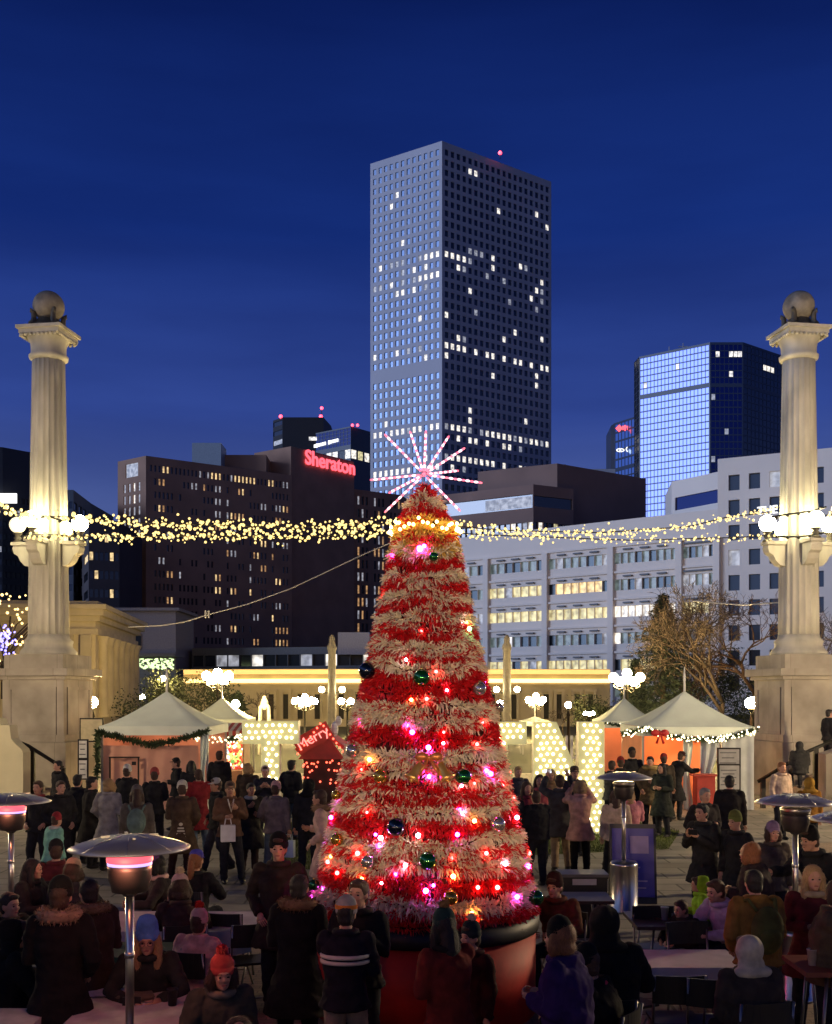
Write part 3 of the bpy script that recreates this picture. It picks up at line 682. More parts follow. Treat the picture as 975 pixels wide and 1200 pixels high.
G='globe street lamps around the plaza'
lamp(255,55,[(255,789),(241,792),(269,792),(247,797),(263,797)],'five globe lamp above the left small tent',.23,G)
lamp(735,55,[(735,789),(720,794),(749,794),(728,799),(742,799)],'five globe lamp above the right small tent',.23,G)
lamp(357,80,[(357,817),(349,821),(365,821),(353,824),(361,824),(345,822),(369,822)],'low cluster lamp left of the tree between gallery and T letter',.23,G)
lamp(628,80,[(628,816),(620,820),(636,820),(624,823),(633,823)],'low cluster lamp right of the tree above the N letter',.23,G)
lamp(883,50,[(880,824),(888,822)],'twin globe lamp beside the right pedestal',.26,G)
lamp(108,38,[(108,823)],'single globe lamp between left pedestal and tent',.19,G)
lamp(276,46,[(276,825)],'single globe lamp right of the left small tent',.17,G)
lamp(167,98,[(167,817)],'single globe lamp just left of the left tent peak',.23,G)
lamp(191,75,[(191,795)],'single globe lamp right of the left tent peak, distant',.18,G)
lamp(407,74,[(400,822),(411,822)],'low twin globe lamp touching the tree on its left',.22,G)
lamp(666,46,[(666,826)],'single globe lamp above the N letter right stem',.13,G)
lamp(690,72,[(686,836),(691,837),(695,836)],'tiny triple lamp above the right letter stem',.13,G)
lamp(587,80,[(586,824)],'single globe lamp beside the right slim post',.2,G)
for sx in (-1,1):   # unseen pair of globe lamps added behind the camera to light the tree
    t=empty('street_lamp',(sx*4.2,-6,1.7),'unseen three globe lamp added on the terrace, '+('left' if sx<0 else 'right')+' one','street lamp'); b=MB(); b.lathe([(.2,0),(.1,.3),(.06,1.7),(.09,1.85)],n=12); b.build('post',iron,t)
    for dx in(-.55,0,.55):
        b=MB(); b.ell((dx,0,2.1),.22,16,12); b.build('lamp_globe',mat('added_terrace_globe',(.9,.9,.8),emit=(1,.66,.36),es=480,var=0),t); b=MB(); b.tube([(0,0,1.5),(dx*.7,0,1.6),(dx,0,1.9)],.03,6); b.build('arm',iron,t)
for x_,y_,pw,nm in ((-17,25,150,'left'),(17.5,21,380,'right')):   # unseen lamps added beside the view for warm light on the crowd
    t=empty('street_lamp',(x_,y_,0),'unseen three globe lamp added beyond the %s edge of the view'%nm,'street lamp'); b=MB(); b.lathe([(.2,0),(.1,.3),(.06,5),(.09,5.15)],n=12); b.build('post',iron,t)
    for dx in(-.55,0,.55):
        b=MB(); b.ell((dx,0,5.4),.25,16,12); b.build('lamp_globe',mat('added_plaza_globe_'+nm,(.9,.9,.8),emit=(1,.74,.42),es=pw*3,var=0),t); b=MB(); b.tube([(0,0,4.8),(dx*.7,0,4.9),(dx,0,5.2)],.03,6); b.build('arm',iron,t)
# ================================================================ MARKET TENTS
canvas=mat('tent_canvas',(.72,.80,.70),.7,var=.08,scale=1.5,bump=.2)
pinkw=mat('tent_pink_wall',(.52,.27,.20),.8,var=.15,scale=1)
orangew=mat('tent_orange_wall',(.75,.26,.12),.8,var=.15,scale=1)
leafm=mat('garland_leaf',(.05,.08,.03),.8,var=.4,scale=8)
bulbm=mat('fairy_bulb',emit=(1,.85,.5),es=5,sample=False,var=0)
def garland(pts,n,parent,bulbs=0,sw=.10,world=True):
    b=MB(); Ls=len(pts)-1
    for i in range(n):
        u=random.random()*Ls; k=int(u); p=Vector(pts[k]).lerp(Vector(pts[k+1]),u-k)
        dv=Vector((random.gauss(0,1),random.gauss(0,1),random.gauss(0,1))).normalized(); q=p+dv*sw*random.uniform(.4,1.2); s=dv.orthogonal().normalized()*.025
        b.add([p-s,p+s,q+s*.5,q-s*.5],[(0,1,2,3)])
    g=b.build('garland',leafm,parent,world=world)
    if bulbs:
        rest=MB()
        for i in range(bulbs):
            u=random.random()*Ls; k=int(u); p=Vector(pts[k]).lerp(Vector(pts[k+1]),u-k); p=p+Vector((random.uniform(-.1,.1),-.1,random.uniform(-.1,.1)))-Vector(parent.location)
            if i<100: m=MB(); m.ell(p,.022,6,4); m.build('fairy_light',bulbm,g)
            else: rest.ell(p,.022,6,4)
        if bulbs>100: rest.build('fairy_light',bulbm,g,kind='stuff')
    return g
def tent(px0,px1,ey,py,d,label,apx=None,side=0,wall=None,group='pointed market tents',rz=0):
    wd=X(px1,d)-X(px0,d); cx=(X(px0,d)+X(px1,d))/2; t=empty('market_tent',(cx,d+wd/2,0),label,'tent',rz=rz,group=group)
    he=Zp(ey,d); zt=Zp(py,d+wd/2)-.35; h=wd/2
    n=14; b=MB(); vs=[]; G_=20
    # concave pyramid canopy as a square grid
    for j in range(n+1):
        u=j/n; rr=h*(1-u)+.03; z_=he+(zt-he)*(u**1.45*.75+u*.25)
        for s in range(4):
            a0=[(-1,-1),(1,-1),(1,1),(-1,1)][s]; a1=[(-1,-1),(1,-1),(1,1),(-1,1)][(s+1)%4]
            for q in range(6):
                f=q/6; x=a0[0]+(a1[0]-a0[0])*f; y=a0[1]+(a1[1]-a0[1])*f; sag=-.05*math.sin(math.pi*f)*(1-u)
                vs.append((x*rr,y*rr,z_+sag))
    m=24; fs=[(j*m+k,j*m+(k+1)%m,(j+1)*m+(k+1)%m,(j+1)*m+k) for j in range(n) for k in range(m)]
    fs.append(tuple(range(n*m,(n+1)*m))); b.add(vs,fs,True); b.build('canopy',canvas,t)
    b=MB()
    for s in range(4):
        M=Matrix.Rotation(s*math.pi/2,3,'Z'); c=M@Vector((0,-h-.01,0)); b.box(c.x,c.y,he-.13,2*h+.02,.02,.26,rz=s*math.pi/2)
    b.build('valance',canvas,t)
    b=MB(); b.lathe([(.035,zt-.1),(.03,zt+.3),(.045,zt+.36),(.01,zt+.75)],n=8); b.build('finial',mat('pole_white',(.7,.7,.68),.5,var=0),t)
    for sx in(-1,1):
        for sy in(-1,1): b=MB(); b.box(sx*(h-.05),sy*(h-.05),he/2,.06,.06,he); b.build('leg',mat('pole_grey',(.3,.3,.3),.4,metal=.7,var=0),t)
    return t,cx,wd,he
def curtain(t,x0,x1,y,z0,z1,m,n=30,amp=.06,name='curtain',pinch=0):
    b=MB(); vs=[]
    for k in range(n+1):
        u=k/n; 
        for j in range(7):
            v=j/6; zz=z0+(z1-z0)*v; xx=x0+(x1-x0)*u; pc=1-pinch*math.exp(-((v-.45)/.25)**2); xx=x0+(xx-x0)*pc
            vs.append((xx,y+amp*math.sin(u*n*.9+.4*math.sin(v*3)),zz))
    b.add(vs,[(k*7+j,(k+1)*7+j,(k+1)*7+j+1,k*7+j+1) for k in range(n) for j in range(6)],True)
    o=b.build(name,m,t); return o
def plight(name,loc,e,col,r=.15,parent=None):
    l=bpy.data.objects.new(name,bpy.data.lights.new(name,'POINT')); C.objects.link(l); l.location=loc; l.data.energy=e; l.data.color=col; l.data.shadow_soft_size=r
    if parent: l.parent=parent
    return l
# left large tent
t,cx,wd,he=tent(117,245,851,797,31.5,'large white pointed tent with pink front panel and dark green garland')
h=wd/2
curtain(t,-h+.03,h*.80,-h+.05,0,he-.55,pinkw,40,.03,'front_panel')
curtain(t,h*.84,h*1.0,-h-.02,0,he-.2,canvas,14,.05,'curtain',.5)
b=MB(); b.box(0,h-.06,he/2,wd-.1,.03,he); b.box(-h+.05,0,he/2,.03,wd-.15,he); b.build('back_panel',pinkw,t)
g0=t.location
garland([(g0.x-h-.05,g0.y-h-.1,.9),(g0.x-h-.05,g0.y-h-.1,he-.15),(g0.x-h*.6,g0.y-h-.1,he-.32),(g0.x-h*.1,g0.y-h-.1,he-.52),(g0.x+h*.4,g0.y-h-.1,he-.42),(g0.x+h,g0.y-h-.1,he-.12)],1500,t,sw=.13)
b=MB(); b.ell((0,0,he-.15),.09); b.build('tent_lamp',mat('tent_bulb',emit=(1,.50,.28),es=150,var=0),t)
b=MB(); b.box(-h*.8,-h-.08,.75,.04,.04,1.5); b.box(-h*.28,-h-.08,.75,.04,.04,1.5); b.box(-h*.54,-h-.08,1.5,h*.56,.04,.04); b.box(-h*.36,-h-.1,1.33,.12,.02,.1); b.build('frame_rack',iron,t)
# left small tent
t,cx,wd,he=tent(219,289,843,808,44,'small white pointed tent behind the lit stall on the left'); 
# right large tent
t,cx,wd,he=tent(752,884,852,797,31.5,'large white pointed tent with orange glowing interior and lit garland')
h=wd/2
b=MB(); b.box(-h*.1,h-.06,he/2,wd*.86,.03,he); b.box(-h+.04,0.1,he/2,.03,wd-.3,he); b.build('back_panel',orangew,t)
curtain(t,-h*.28+.05,-h*.28+.34,-h+.1,0,he-.2,canvas,10,.05,'curtain',.4)
curtain(t,h*.05,h*.42,-h+.04,0,he-.2,mat('curtain_grey',(.42,.45,.46),.7,scale=2),16,.06,'curtain',.45)
curtain(t,h*.44,h*.99,-h+.0,0,he-.22,mat('curtain_grey'),20,.03,'front_panel')
b=MB(); b.ell((-h*.35,0,he-.2),.09); b.build('tent_lamp',mat('tent_bulb2',emit=(1,.50,.22),es=330,var=0),t)
g0=t.location
garland([(g0.x-h,g0.y-h-.1,he-.05),(g0.x-h*.5,g0.y-h-.1,he-.25),(g0.x,g0.y-h-.1,he-.36),(g0.x+h*.5,g0.y-h-.1,he-.3),(g0.x+h,g0.y-h-.1,he-.08)],1100,t,bulbs=120,sw=.11)
garland([(g0.x-h*1.35,g0.y-h-.1,he-.2),(g0.x-h*.95,g0.y-h-.1,he-.05)],250,t,bulbs=20,sw=.11)
b=MB(); bx=(-h*.70,-h-.2,he-.16)
for s in(-1,1): b.ell((bx[0]+s*.13,bx[1],bx[2]),(.13,.05,.10),10,6)
b.ell(bx,(.05,.06,.05)); b.tube([bx,(bx[0]-.1,bx[1],bx[2]-.3)],[.02,.04],5); b.tube([bx,(bx[0]+.1,bx[1],bx[2]-.3)],[.02,.04],5); b.build('red_bow',mat('bow_red',(.5,.02,.02),.5),t)
b=MB(); b.box(h*.05,-h-.35,.5,.5,.5,1.0); b.box(h*.05,-h-.35,1.02,.7,.6,.05); b.build('red_counter',mat('counter_red',(.35,.03,.02),.6),t)
# right small tent
t,cx,wd,he=tent(705,770,845,808,42,'small grey white pointed tent left of the large orange tent')
h=wd/2; b=MB(); b.box(0,h-.05,he/2,wd-.1,.03,he); b.build('back_panel',orangew,t); b=MB(); b.ell((0,0,he-.15),.08); b.build('tent_lamp',mat('tent_bulb'),t)
g0=t.location; garland([(g0.x-h,g0.y-h-.1,he-.05),(g0.x,g0.y-h-.1,he-.22),(g0.x+h,g0.y-h-.1,he-.05)],300,t,bulbs=10)
tent(612,645,845,832,60,'tiny distant grey tent peak right of the tree')
# striped awning stall with bright goods
d=36; x0,x1=X(236,d),X(292,d); t=empty('ornament_stall',((x0+x1)/2,d,0),'brightly lit ornament stall under a red and white striped awning','market stall')
b=MB(); nS=14
for k in range(nS):
    b.k=k%2; u0=x0+(x1-x0)*k/nS; u1=x0+(x1-x0)*(k+1)/nS
    b.quad((u0,d-1.3,Zp(868,d)+.35),(u1,d-1.3,Zp(868,d)+.35),(u1,d,Zp(847,d)),(u0,d,Zp(847,d))); b.quad((u0,d-1.3,Zp(868,d)+.35),(u1,d-1.3,Zp(868,d)+.35),(u1,d-1.3,Zp(868,d)+.1),(u0,d-1.3,Zp(868,d)+.1))
b.build('awning',[mat('awning_white',(.6,.55,.5)),mat('awning_red',(.4,.05,.04))],t,world=True)
b=MB(); b.box((x0+x1)/2,d,1.0,x1-x0,.05,2.0); b.box(x0,d-.6,1.0,.05,1.2,2.0); b.box(x1,d-.6,1.0,.05,1.2,2.0); b.build('back_wall',mat('stall_wood',(.55,.35,.18),.7),t,world=True)
b=MB(); b.box((x0+x1)/2,d-1.2,.45,x1-x0,.5,.9); b.build('counter',mat('stall_wood'),t,world=True)
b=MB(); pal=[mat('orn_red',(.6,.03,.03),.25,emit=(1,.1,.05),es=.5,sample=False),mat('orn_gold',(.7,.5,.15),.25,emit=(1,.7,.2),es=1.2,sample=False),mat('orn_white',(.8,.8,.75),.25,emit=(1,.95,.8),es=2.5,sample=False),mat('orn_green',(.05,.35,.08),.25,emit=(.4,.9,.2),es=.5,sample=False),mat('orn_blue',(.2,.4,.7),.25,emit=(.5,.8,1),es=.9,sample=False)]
for k in range(420):
    b.k=random.choice([0,0,1,1,1,2,3,4]); b.ell((random.uniform(x0+.1,x1-.1),d-.12-random.random()*.4,random.uniform(.9,2.1)),random.uniform(.025,.075),7,5)
b.build('ornaments',pal,t,world=True,kind='stuff')
b=MB(); b.ell((x0+.45,d-.5,1.78),.13); b.ell((x1-.4,d-.6,2.0),.10); b.build('stall_lamp',mat('stall_bulb',emit=(1,.8,.5),es=45,var=0),t,world=True)
garland([(x0-.1,d-1.4,2.0),(x0+.5,d-1.4,1.85),(x1-.4,d-1.4,1.85),(x1+.1,d-1.4,2.0)],500,t,bulbs=50,sw=.12)
# red gabled booth with lights
d=27.5; t=empty('red_booth',(X(378,d),d,0),'small red gabled booth trimmed with red lights left of the tree','market stall')
b=MB(); w2=X(405,d)-X(378,d); ze=Zp(888,d); zr=Zp(852,d)
b.box(0,.6,ze/2,2*w2-.2,1.2,ze); b.build('wall',mat('booth_dark',(.05,.02,.015),.7),t)
b=MB()
for s in(-1,1):
    M=Matrix.Rotation(-s*R(38),3,'Y'); L_=w2*1.35; 
    ang=R(36); cxx=s*w2*.55; b.box(cxx,.5,(ze+zr)/2+.05,L_,1.7,.09,M=Matrix.Rotation(s*ang,3,'Y'))
b.build('roof',mat('booth_red',(.55,.04,.03),.5),t)
b=MB(); b.box(-w2*.35,-.38,(ze+zr)/2+.12,.95,.06,.42,M=Matrix.Rotation(R(-30),3,'Y')); sg=b.build('sign_board',mat('booth_red'),t)
text_mesh('Merry',.34,.02,'lettering',mat('sign_pink',(.9,.5,.5),emit=(1,.35,.3),es=1.2,sample=False,var=0),sg,(-w2*.35,-.43,(ze+zr)/2+.12),(math.pi/2,R(-30),0))
bm_=mat('fairy_red',emit=(1,.10,.05),es=4,var=0)
b=MB(); b.add([(x,y,z) for y in(-.30,-.22) for x,z in((-w2,ze-.02),(w2,ze-.02),(0,zr))],[(0,1,2),(5,4,3),(0,3,4,1),(1,4,5,2),(2,5,3,0)]); b.build('gable',mat('booth_red'),t)
for k in range(60):
    b=MB()
    if k<30:
        if k%2: continue
        x=-w2+2*w2*k/29; b.ell((x,-.42,ze+.12+(zr-ze)*(1-abs(x)/w2)),.028,7,5)
    else: b.ell((random.uniform(-w2*.85,w2*.85),-.05,random.uniform(ze-.65,ze+.05)),.026,7,5)
    b.build('fairy_light',bm_,t)
b=MB(); b.ell((w2*.55,-.2,zr-.05),(.09,.09,.2),8,6); b.ell((w2*.72,-.2,zr+.16),(.08,.08,.12),8,6); b.build('striped_figure',mat('cane_stripe',(.8,.75,.7),.5,var=.5,scale=3,stretch=(1,1,9)),t)
# white pony sculpture / arch, seen past the T
d=60; t=empty('white_statue',(X(310,d),d,0),'slim white lit statue in front of the gallery above the T letter','statue'); b=MB()
z0,z1=Zp(848,d),Zp(818,d)
b.tube([(-.28,0,0),(-.22,0,z0+.9),(-.05,0,z1-.35)],[.11,.10,.14],8); b.tube([(.28,0,0),(.22,0,z0+.9),(.05,0,z1-.35)],[.11,.10,.14],8); b.ell((0,0,z1-.3),(.2,.14,.35)); b.ell((0,0,z1+.02),.12); b.build('figure',mat('plaster_white',(.75,.72,.6),.6),t)
# ================================================================ MARQUEE LETTERS
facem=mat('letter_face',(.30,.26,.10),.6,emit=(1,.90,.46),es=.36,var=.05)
edgem=mat('letter_edge',(.75,.74,.6),.5,var=.05)
lbm=mat('letter_bulb',(.9,.9,.8),emit=(1,.90,.55),es=7,var=0)
def letter(shapes,x0,d,wd,ht,label,nb=1.0,rz=0,h0=0):
    """shapes: convex polys in 0..1 x 0..1 ; built as one extruded face with bulbs"""
    t=empty('marquee_letter',(x0,d,0),label,'lit letter',rz=rz,group='giant bulb lit letters')
    th=.35; b=MB(); e=MB()
    outl=shapes
    n=len(outl); pts=[(x*wd,z*ht) for x,z in outl]
    vs=[(x,0,z) for x,z in pts]; b.add(vs,[tuple(range(n))]); b.build('face',facem,t)
    e.add([(x,-.03,z) for x,z in pts]+[(x,th,z) for x,z in pts],[(i,(i+1)%n,n+(i+1)%n,n+i) for i in range(n)]+[tuple(reversed(range(n,2*n)))]); e.build('rim',edgem,t)
    def inside(x,y,mg=.0):
        c=False; j=n-1
        for i in range(n):
            if (pts[i][1]>y)!=(pts[j][1]>y) and x<(pts[j][0]-pts[i][0])*(y-pts[i][1])/(pts[j][1]-pts[i][1])+pts[i][0]: c=not c
            j=i
        return c
    k=0; step=.155; row=0; z=.10; q=[]
    while z<ht:
        x=.09+(row%2)*step/2
        while x<wd:
            if all(inside(x+dx,z+dz) for dx in(-.05,.05) for dz in(-.05,.05)): q.append((x,z))
            x+=step
        z+=step*.88; row+=1
    random.shuffle(q)
    for x,z in q[:100]: m=MB(); m.ell((x+random.uniform(-.02,.02),-.035,z+random.uniform(-.02,.02)),.034,7,5); m.build('bulb',lbm,t)
    if q[100:]:
        m=MB()
        for x,z in q[100:]: m.ell((x+random.uniform(-.02,.02),-.035,z+random.uniform(-.02,.02)),.034,7,5)
        m.build('bulb',lbm,t,kind='stuff')
    return t
d=26.0
TT=[(.34,0),(.66,0),(.66,.80),(1,.80),(1,1),(0,1),(0,.80),(.34,.80)]
letter(TT,X(284,d),d,X(350,d)-X(284,d),Zp(845,d)-.0,'giant glowing letter T left of the tree behind the crowd')
letter(TT,X(551,d),d,X(617,d)-X(551,d),Zp(846,d)-.0,'giant glowing letter mostly hidden behind the right side of the tree')
NN=[(0,0),(.36,0),(.36,.40),(.62,0),(1,0),(1,1),(.64,1),(.64,.50),(.36,1),(0,1)]
wN=X(708,d)-X(625,d); u1=(652-625)/83; u2=(678-625)/83
NN=[(0,0),(u1*.95,0),(u1*.95,.42),(u2,.02),(u2,0),(1,0),(1,1),(u2,1),(u2,.52),(u1,1),(0,1)]
letter(NN,X(625,d),d,wN,Zp(846,d)-.0,'giant glowing letter N between the tree and the right tents')
# white picket fence seen between N stems
d=33; t=empty('picket_fence',(X(668,d),d,0),'white picket fence seen through the letter N','fence'); 
for k in range(9): b=MB(); b.box(X(640+6*k,d)-X(668,d),0,Zp(862,d)/2,.07,.03,Zp(862,d)); b.build('picket',mat('fence_white',(.7,.68,.6),.7),t)
b=MB(); b.box(0,.04,1.4,1.5,.03,.07); b.box(0,.04,.5,1.5,.03,.07); b.build('rail',mat('fence_white'),t)
# ================================================================ STRING LIGHTS BETWEEN THE COLUMNS
sbulb=mat('string_bulb',emit=(1,.70,.20),es=1.6,sample=False,var=0)
wirem=mat('wire_black',(.02,.02,.018),.6,var=0)
def string(label,pts,n,spread,rb,seed):
    rnd=random.Random(seed); t=empty('light_string',pts[0],label,'string lights',group='strings of bulbs across the plaza')
    Ls=len(pts)-1
    b=MB(); b.tube(pts,.018,5); b.build('wire',wirem,t,world=True)
    st=[]
    for i in range(n):
        u=(i+rnd.random())/n*Ls; k=min(int(u),Ls-1); p=pts[k].lerp(pts[k+1],u-k)+Vector((rnd.uniform(-.1,.1),rnd.uniform(-.25,.1),rnd.gauss(0,1)*spread-.02)); st.append((p,rb*rnd.choice([.6,.8,1,1,1.25])))
    rnd.shuffle(st)
    for p,r_ in st[:100]: m=MB(); m.ell(p,(r_,r_,r_*1.05),8,6); m.build('bulb',sbulb,t,world=True)
    m=MB()
    for p,r_ in st[100:]: m.ell(p,r_,8,6)
    if st[100:]: m.build('bulb',sbulb,t,world=True,kind='stuff')
    return t
def cat(pts,n=48):
    out=[]
    for i in range(n+1):
        x=pts[0][0]+(pts[-1][0]-pts[0][0])*i/n
        for k in range(len(pts)-1):
            if pts[k][0]<=x<=pts[k+1][0]+1e-6:
                f=(x-pts[k][0])/(pts[k+1][0]-pts[k][0]); f=f*f*(3-2*f)*.5+f*.5
                out.append(P(x,pts[k][1]*(1-f)+pts[k+1][1]*f,34.6)); break
    return out
string('thin upper bulb string from the left column',cat([(30,604),(90,606),(135,611)],12),26,.05,.055,1)
string('bunched upper bulb string left of the tree',cat([(120,611),(200,614),(340,618),(480,612)]),300,.10,.040,2)
string('bunched lower bulb string left of the tree',cat([(30,626),(130,629),(240,628),(340,630),(480,622)]),290,.09,.040,3)
string('bunched upper bulb string right of the tree',cat([(480,612),(600,622),(700,624),(800,618),(860,605),(905,600)]),280,.08,.035,4)
string('sparse lower bulb string right of the tree',cat([(480,622),(600,628),(740,633),(860,630),(905,627)]),170,.07,.033,5)
string('bulb string leaving the left edge of the view',cat([(-30,590),(5,597),(30,604)],8),30,.14,.06,6)
string('bulb string leaving the right edge of the view',cat([(965,604),(1000,600)],6),12,.12,.07,8)
# slack cable
def cable(label,pts,d): 
    t=empty('slack_cable',P(*pts[0],d),label,'cable'); b=MB(); b.tube([P(a,c,d) for a,c in pts],.02,6); b.build('wire',mat('cable_pale',(.32,.32,.36),.5,var=0),t,world=True)
    q=P(241,720,d); b=MB(); b.box(q.x,q.y-.02,q.z,.05,.1,.28); b.box(q.x+.12,q.y-.02,q.z,.05,.1,.28); b.build('clamp',mat('cable_pale'),t,world=True)
cable('pale slack cable rising from temple roof to the tree',[(150,735),(190,733),(215,729),(245,720),(290,708),(340,690),(385,669),(425,650),(462,634)],42)
t=empty('slack_cable',P(815,706,42),'short pale slack cable left of the right column','cable'); b=MB(); b.tube([P(a,c,42) for a,c in((812,704),(840,707),(870,709),(915,706))],.025,6); b.build('wire',mat('cable_pale'),t,world=True)
for label,px,ys,dd in (('dark rope wrapped across the left column shaft',57,(606,608,605,610,607),1),('lower dark rope across the left column shaft',57,(629,628,629,628,629),1),('dark rope rising across the right column shaft',936,(606,603,601,599,594),1),('lower dark rope across the right column shaft',936,(628,629,629,627,624),1)):
    t=empty('wrapped_rope',P(px,ys[0],DC-1.3),label,'rope'); b=MB(); b.tube([P(px-32+16*k,y,DC-.85-.35*math.sin(math.pi*k/4)) for k,y in enumerate(ys)],.03,6)
    for k in range(5): b.ell(P(px-26+13*k,ys[k]+1,DC-1.15),(.06,.05,.05),6,5)
    b.build('rope',wirem,t,world=True)
# ================================================================ TREES
barkm=mat('bark',(.05,.036,.026),.9,var=.3,scale=5,bump=.5)
def bare_tree(px,d,top,label,seed,tint=barkm,spread=1.0,depth=6,name='bare_tree'):
    rnd=random.Random(seed); H=Zp(top,d); t=empty(name,(X(px,d),d,0),label,'tree',group='bare trees in the park')
    tr=MB(); br=MB()
    def grow(p,dv,L_,r,lv,mb):
        q=p+dv*L_; r=max(r,.012); m_=p.lerp(q,.5)+Vector((rnd.gauss(0,.04),rnd.gauss(0,.04),0))*L_
        mb.tube([p,m_,q],[r,r*.85,r*.68],5 if lv>1 else 7)
        if lv>=depth: return
        for k in range(3 if lv<5 else 2):
            a=rnd.uniform(0,6.28); th=rnd.uniform(.35,.85)*spread; o=dv.orthogonal().normalized(); o=Matrix.Rotation(a,3,dv)@o
            nd=(dv*math.cos(th)+o*math.sin(th)+Vector((0,0,.05))).normalized(); grow(q if k else p.lerp(q,.8),nd,L_*rnd.uniform(.62,.82),r*.62,lv+1,br)
    grow(Vector((0,0,0)),Vector((.03,0,1)).normalized(),H*.27,H*.017,0,tr)
    tr.build('trunk',tint,t); br.build('branches',tint,t); return t
brownt=mat('twig_brown',(.09,.048,.028),.9,var=.3)
bare_tree(845,62,665,'bare brown tree behind the large right tent',3,mat('twig_grey',(.055,.038,.028),.9),depth=8)
bare_tree(883,70,650,'bare reddish tree beside the right column',5,brownt,1.15,8)
bare_tree(812,75,700,'dark bare tree right of the spruce',8,barkm,1.0,7)
bare_tree(968,60,655,'bare tree at the right edge behind the column',9,mat('twig_grey'))
bare_tree(215,85,775,'dark bare tree behind left tents',12,barkm,1.2,5)
bare_tree(30,90,745,'dim bare tree behind the left column',13,barkm,1.2,5)
bare_tree(300,95,795,'small bare tree in front of the gallery',15,barkm,1.2,5)
bare_tree(660,90,800,'small bare tree before the gallery on the right',17,barkm,1.3,5)
def conifer(px,d,top,wpx,label,seed,col=(.022,.034,.02)):
    rnd=random.Random(seed); H=Zp(top,d); W=wpx*d/F; t=empty('spruce_tree',(X(px,d),d,0),label,'tree')
    tr=MB(); tr.tube([(0,0,0),(0,0,H*.6),(0,0,H*.98)],[H*.022,H*.014,.02],7); tr.build('trunk',barkm,t)
    cr=MB(); br=0
    for lv in range(46):
        z=H*(.12+.86*lv/45); rad=W*(1-(lv/45))**.8*rnd.uniform(.75,1.12)+.15
        for k in range(9):
            a=rnd.uniform(0,6.28); rr=rad*rnd.uniform(.55,1.1); dv=Vector((math.cos(a),math.sin(a),-.22)); 
            for q in range(30):
                u=rnd.random()**.7; p=dv*(rr*u)+Vector((rnd.gauss(0,.10),rnd.gauss(0,.10),z+rnd.gauss(0,.10)+ (.18*rr*u*u)))
                s=rnd.uniform(.10,.24); o=Vector((rnd.gauss(0,1),rnd.gauss(0,1),rnd.gauss(0,.5))).normalized(); e=o.orthogonal().normalized()*s*.35
                cr.add([p-e,p+e,p+o*s],[(0,1,2)])
    cr.build('crown',mat('spruce_needles',col,.9,var=.45,scale=1.5),t)
conifer(777,66,697,66,'dark spruce in front of the white office block',4)
conifer(745,80,775,30,'low dark evergreen left of the spruce',6)
conifer(278,68,815,18,'small dark evergreen left of the gallery statue',7)
conifer(520,85,800,30,'dark evergreen behind the red tinsel tree',8)
def bush(name,px,d,top,wpx,n,label,seed,col=(.035,.045,.022)):
    rnd=random.Random(seed); H=Zp(top,d); W=wpx*d/F; t=empty(name,(X(px,d),d,0),label,'bush'); 
    m=MB(); m.tube([(0,0,0),(0,0,H*.5)],[.15,.05],6); m.build('stem',barkm,t); m=MB()
    bl_=[(Vector((rnd.uniform(-1,1)*W*.8,rnd.uniform(-1,1)*W*.4,rnd.uniform(.25,.8)*H)),rnd.uniform(.2,.38)) for _ in range(14)]
    for i in range(n):
        c,r_=rnd.choice(bl_); p=c+Vector((rnd.gauss(0,1)*W*r_*.6,rnd.gauss(0,1)*W*r_*.5,rnd.gauss(0,1)*H*r_*.5)); p.z=max(.05,min(H,p.z))
        o=Vector((rnd.gauss(0,1),rnd.gauss(0,1),rnd.gauss(0,1))).normalized(); s=rnd.uniform(.08,.2); e=o.orthogonal().normalized()*s*.5; m.add([p-e,p+e,p+o*s],[(0,1,2)])
    m.build('leaves',mat('bush_leaves',col,.9,var=.5,scale=1.5),t)
bush('bush',228,75,785,55,5000,'dark shrubs behind the left tents',1)
bush('bush',180,80,795,40,3000,'dark shrubs right of the temple',2)
bush('bush',690,85,815,30,2500,'dark shrubs before the gallery on the right',3)
bush('bush',820,78,760,55,6000,'dark undergrowth behind the right tent',4)
bush('bush',890,76,800,35,2500,'dark undergrowth beside the right pedestal',5)
# lit tree at the far left with warm and violet bulbs
t=empty('bulb_wrapped_tree',(X(8,60),60,0),'tree hung with warm and violet bulbs at the left edge','tree'); b=MB(); b.tube([(0,0,0),(0,0,4.5),(.2,0,7.5)],[.2,.14,.05],7)
for k in range(26):
    a=random.uniform(0,6.28); z=random.uniform(3,6.5); b.tube([(0,0,z),(1.3*math.cos(a),1.3*math.sin(a),z+1.3),(2.2*math.cos(a),2.2*math.sin(a),z+1.7)],[.06,.04,.015],5)
b.build('trunk',barkm,t)
b=MB()
for k in range(70): b.k=0; b.ell((X(random.uniform(-20,47),60)-t.location.x,random.uniform(-1,1),Zp(random.uniform(696,775),60)),random.uniform(.05,.09),7,5)
for k in range(55): b.k=1; b.ell((X(random.gauss(15,6),60)-t.location.x,-1.3+random.uniform(-.2,.2),Zp(random.gauss(752,10),60)),random.uniform(.05,.08),7,5)
b.build('bulbs',[mat('far_warm_bulb',emit=(1,.65,.22),es=3,sample=False,var=0),mat('far_violet_bulb',emit=(.22,.20,1),es=3,sample=False,var=0)],t,kind='stuff')
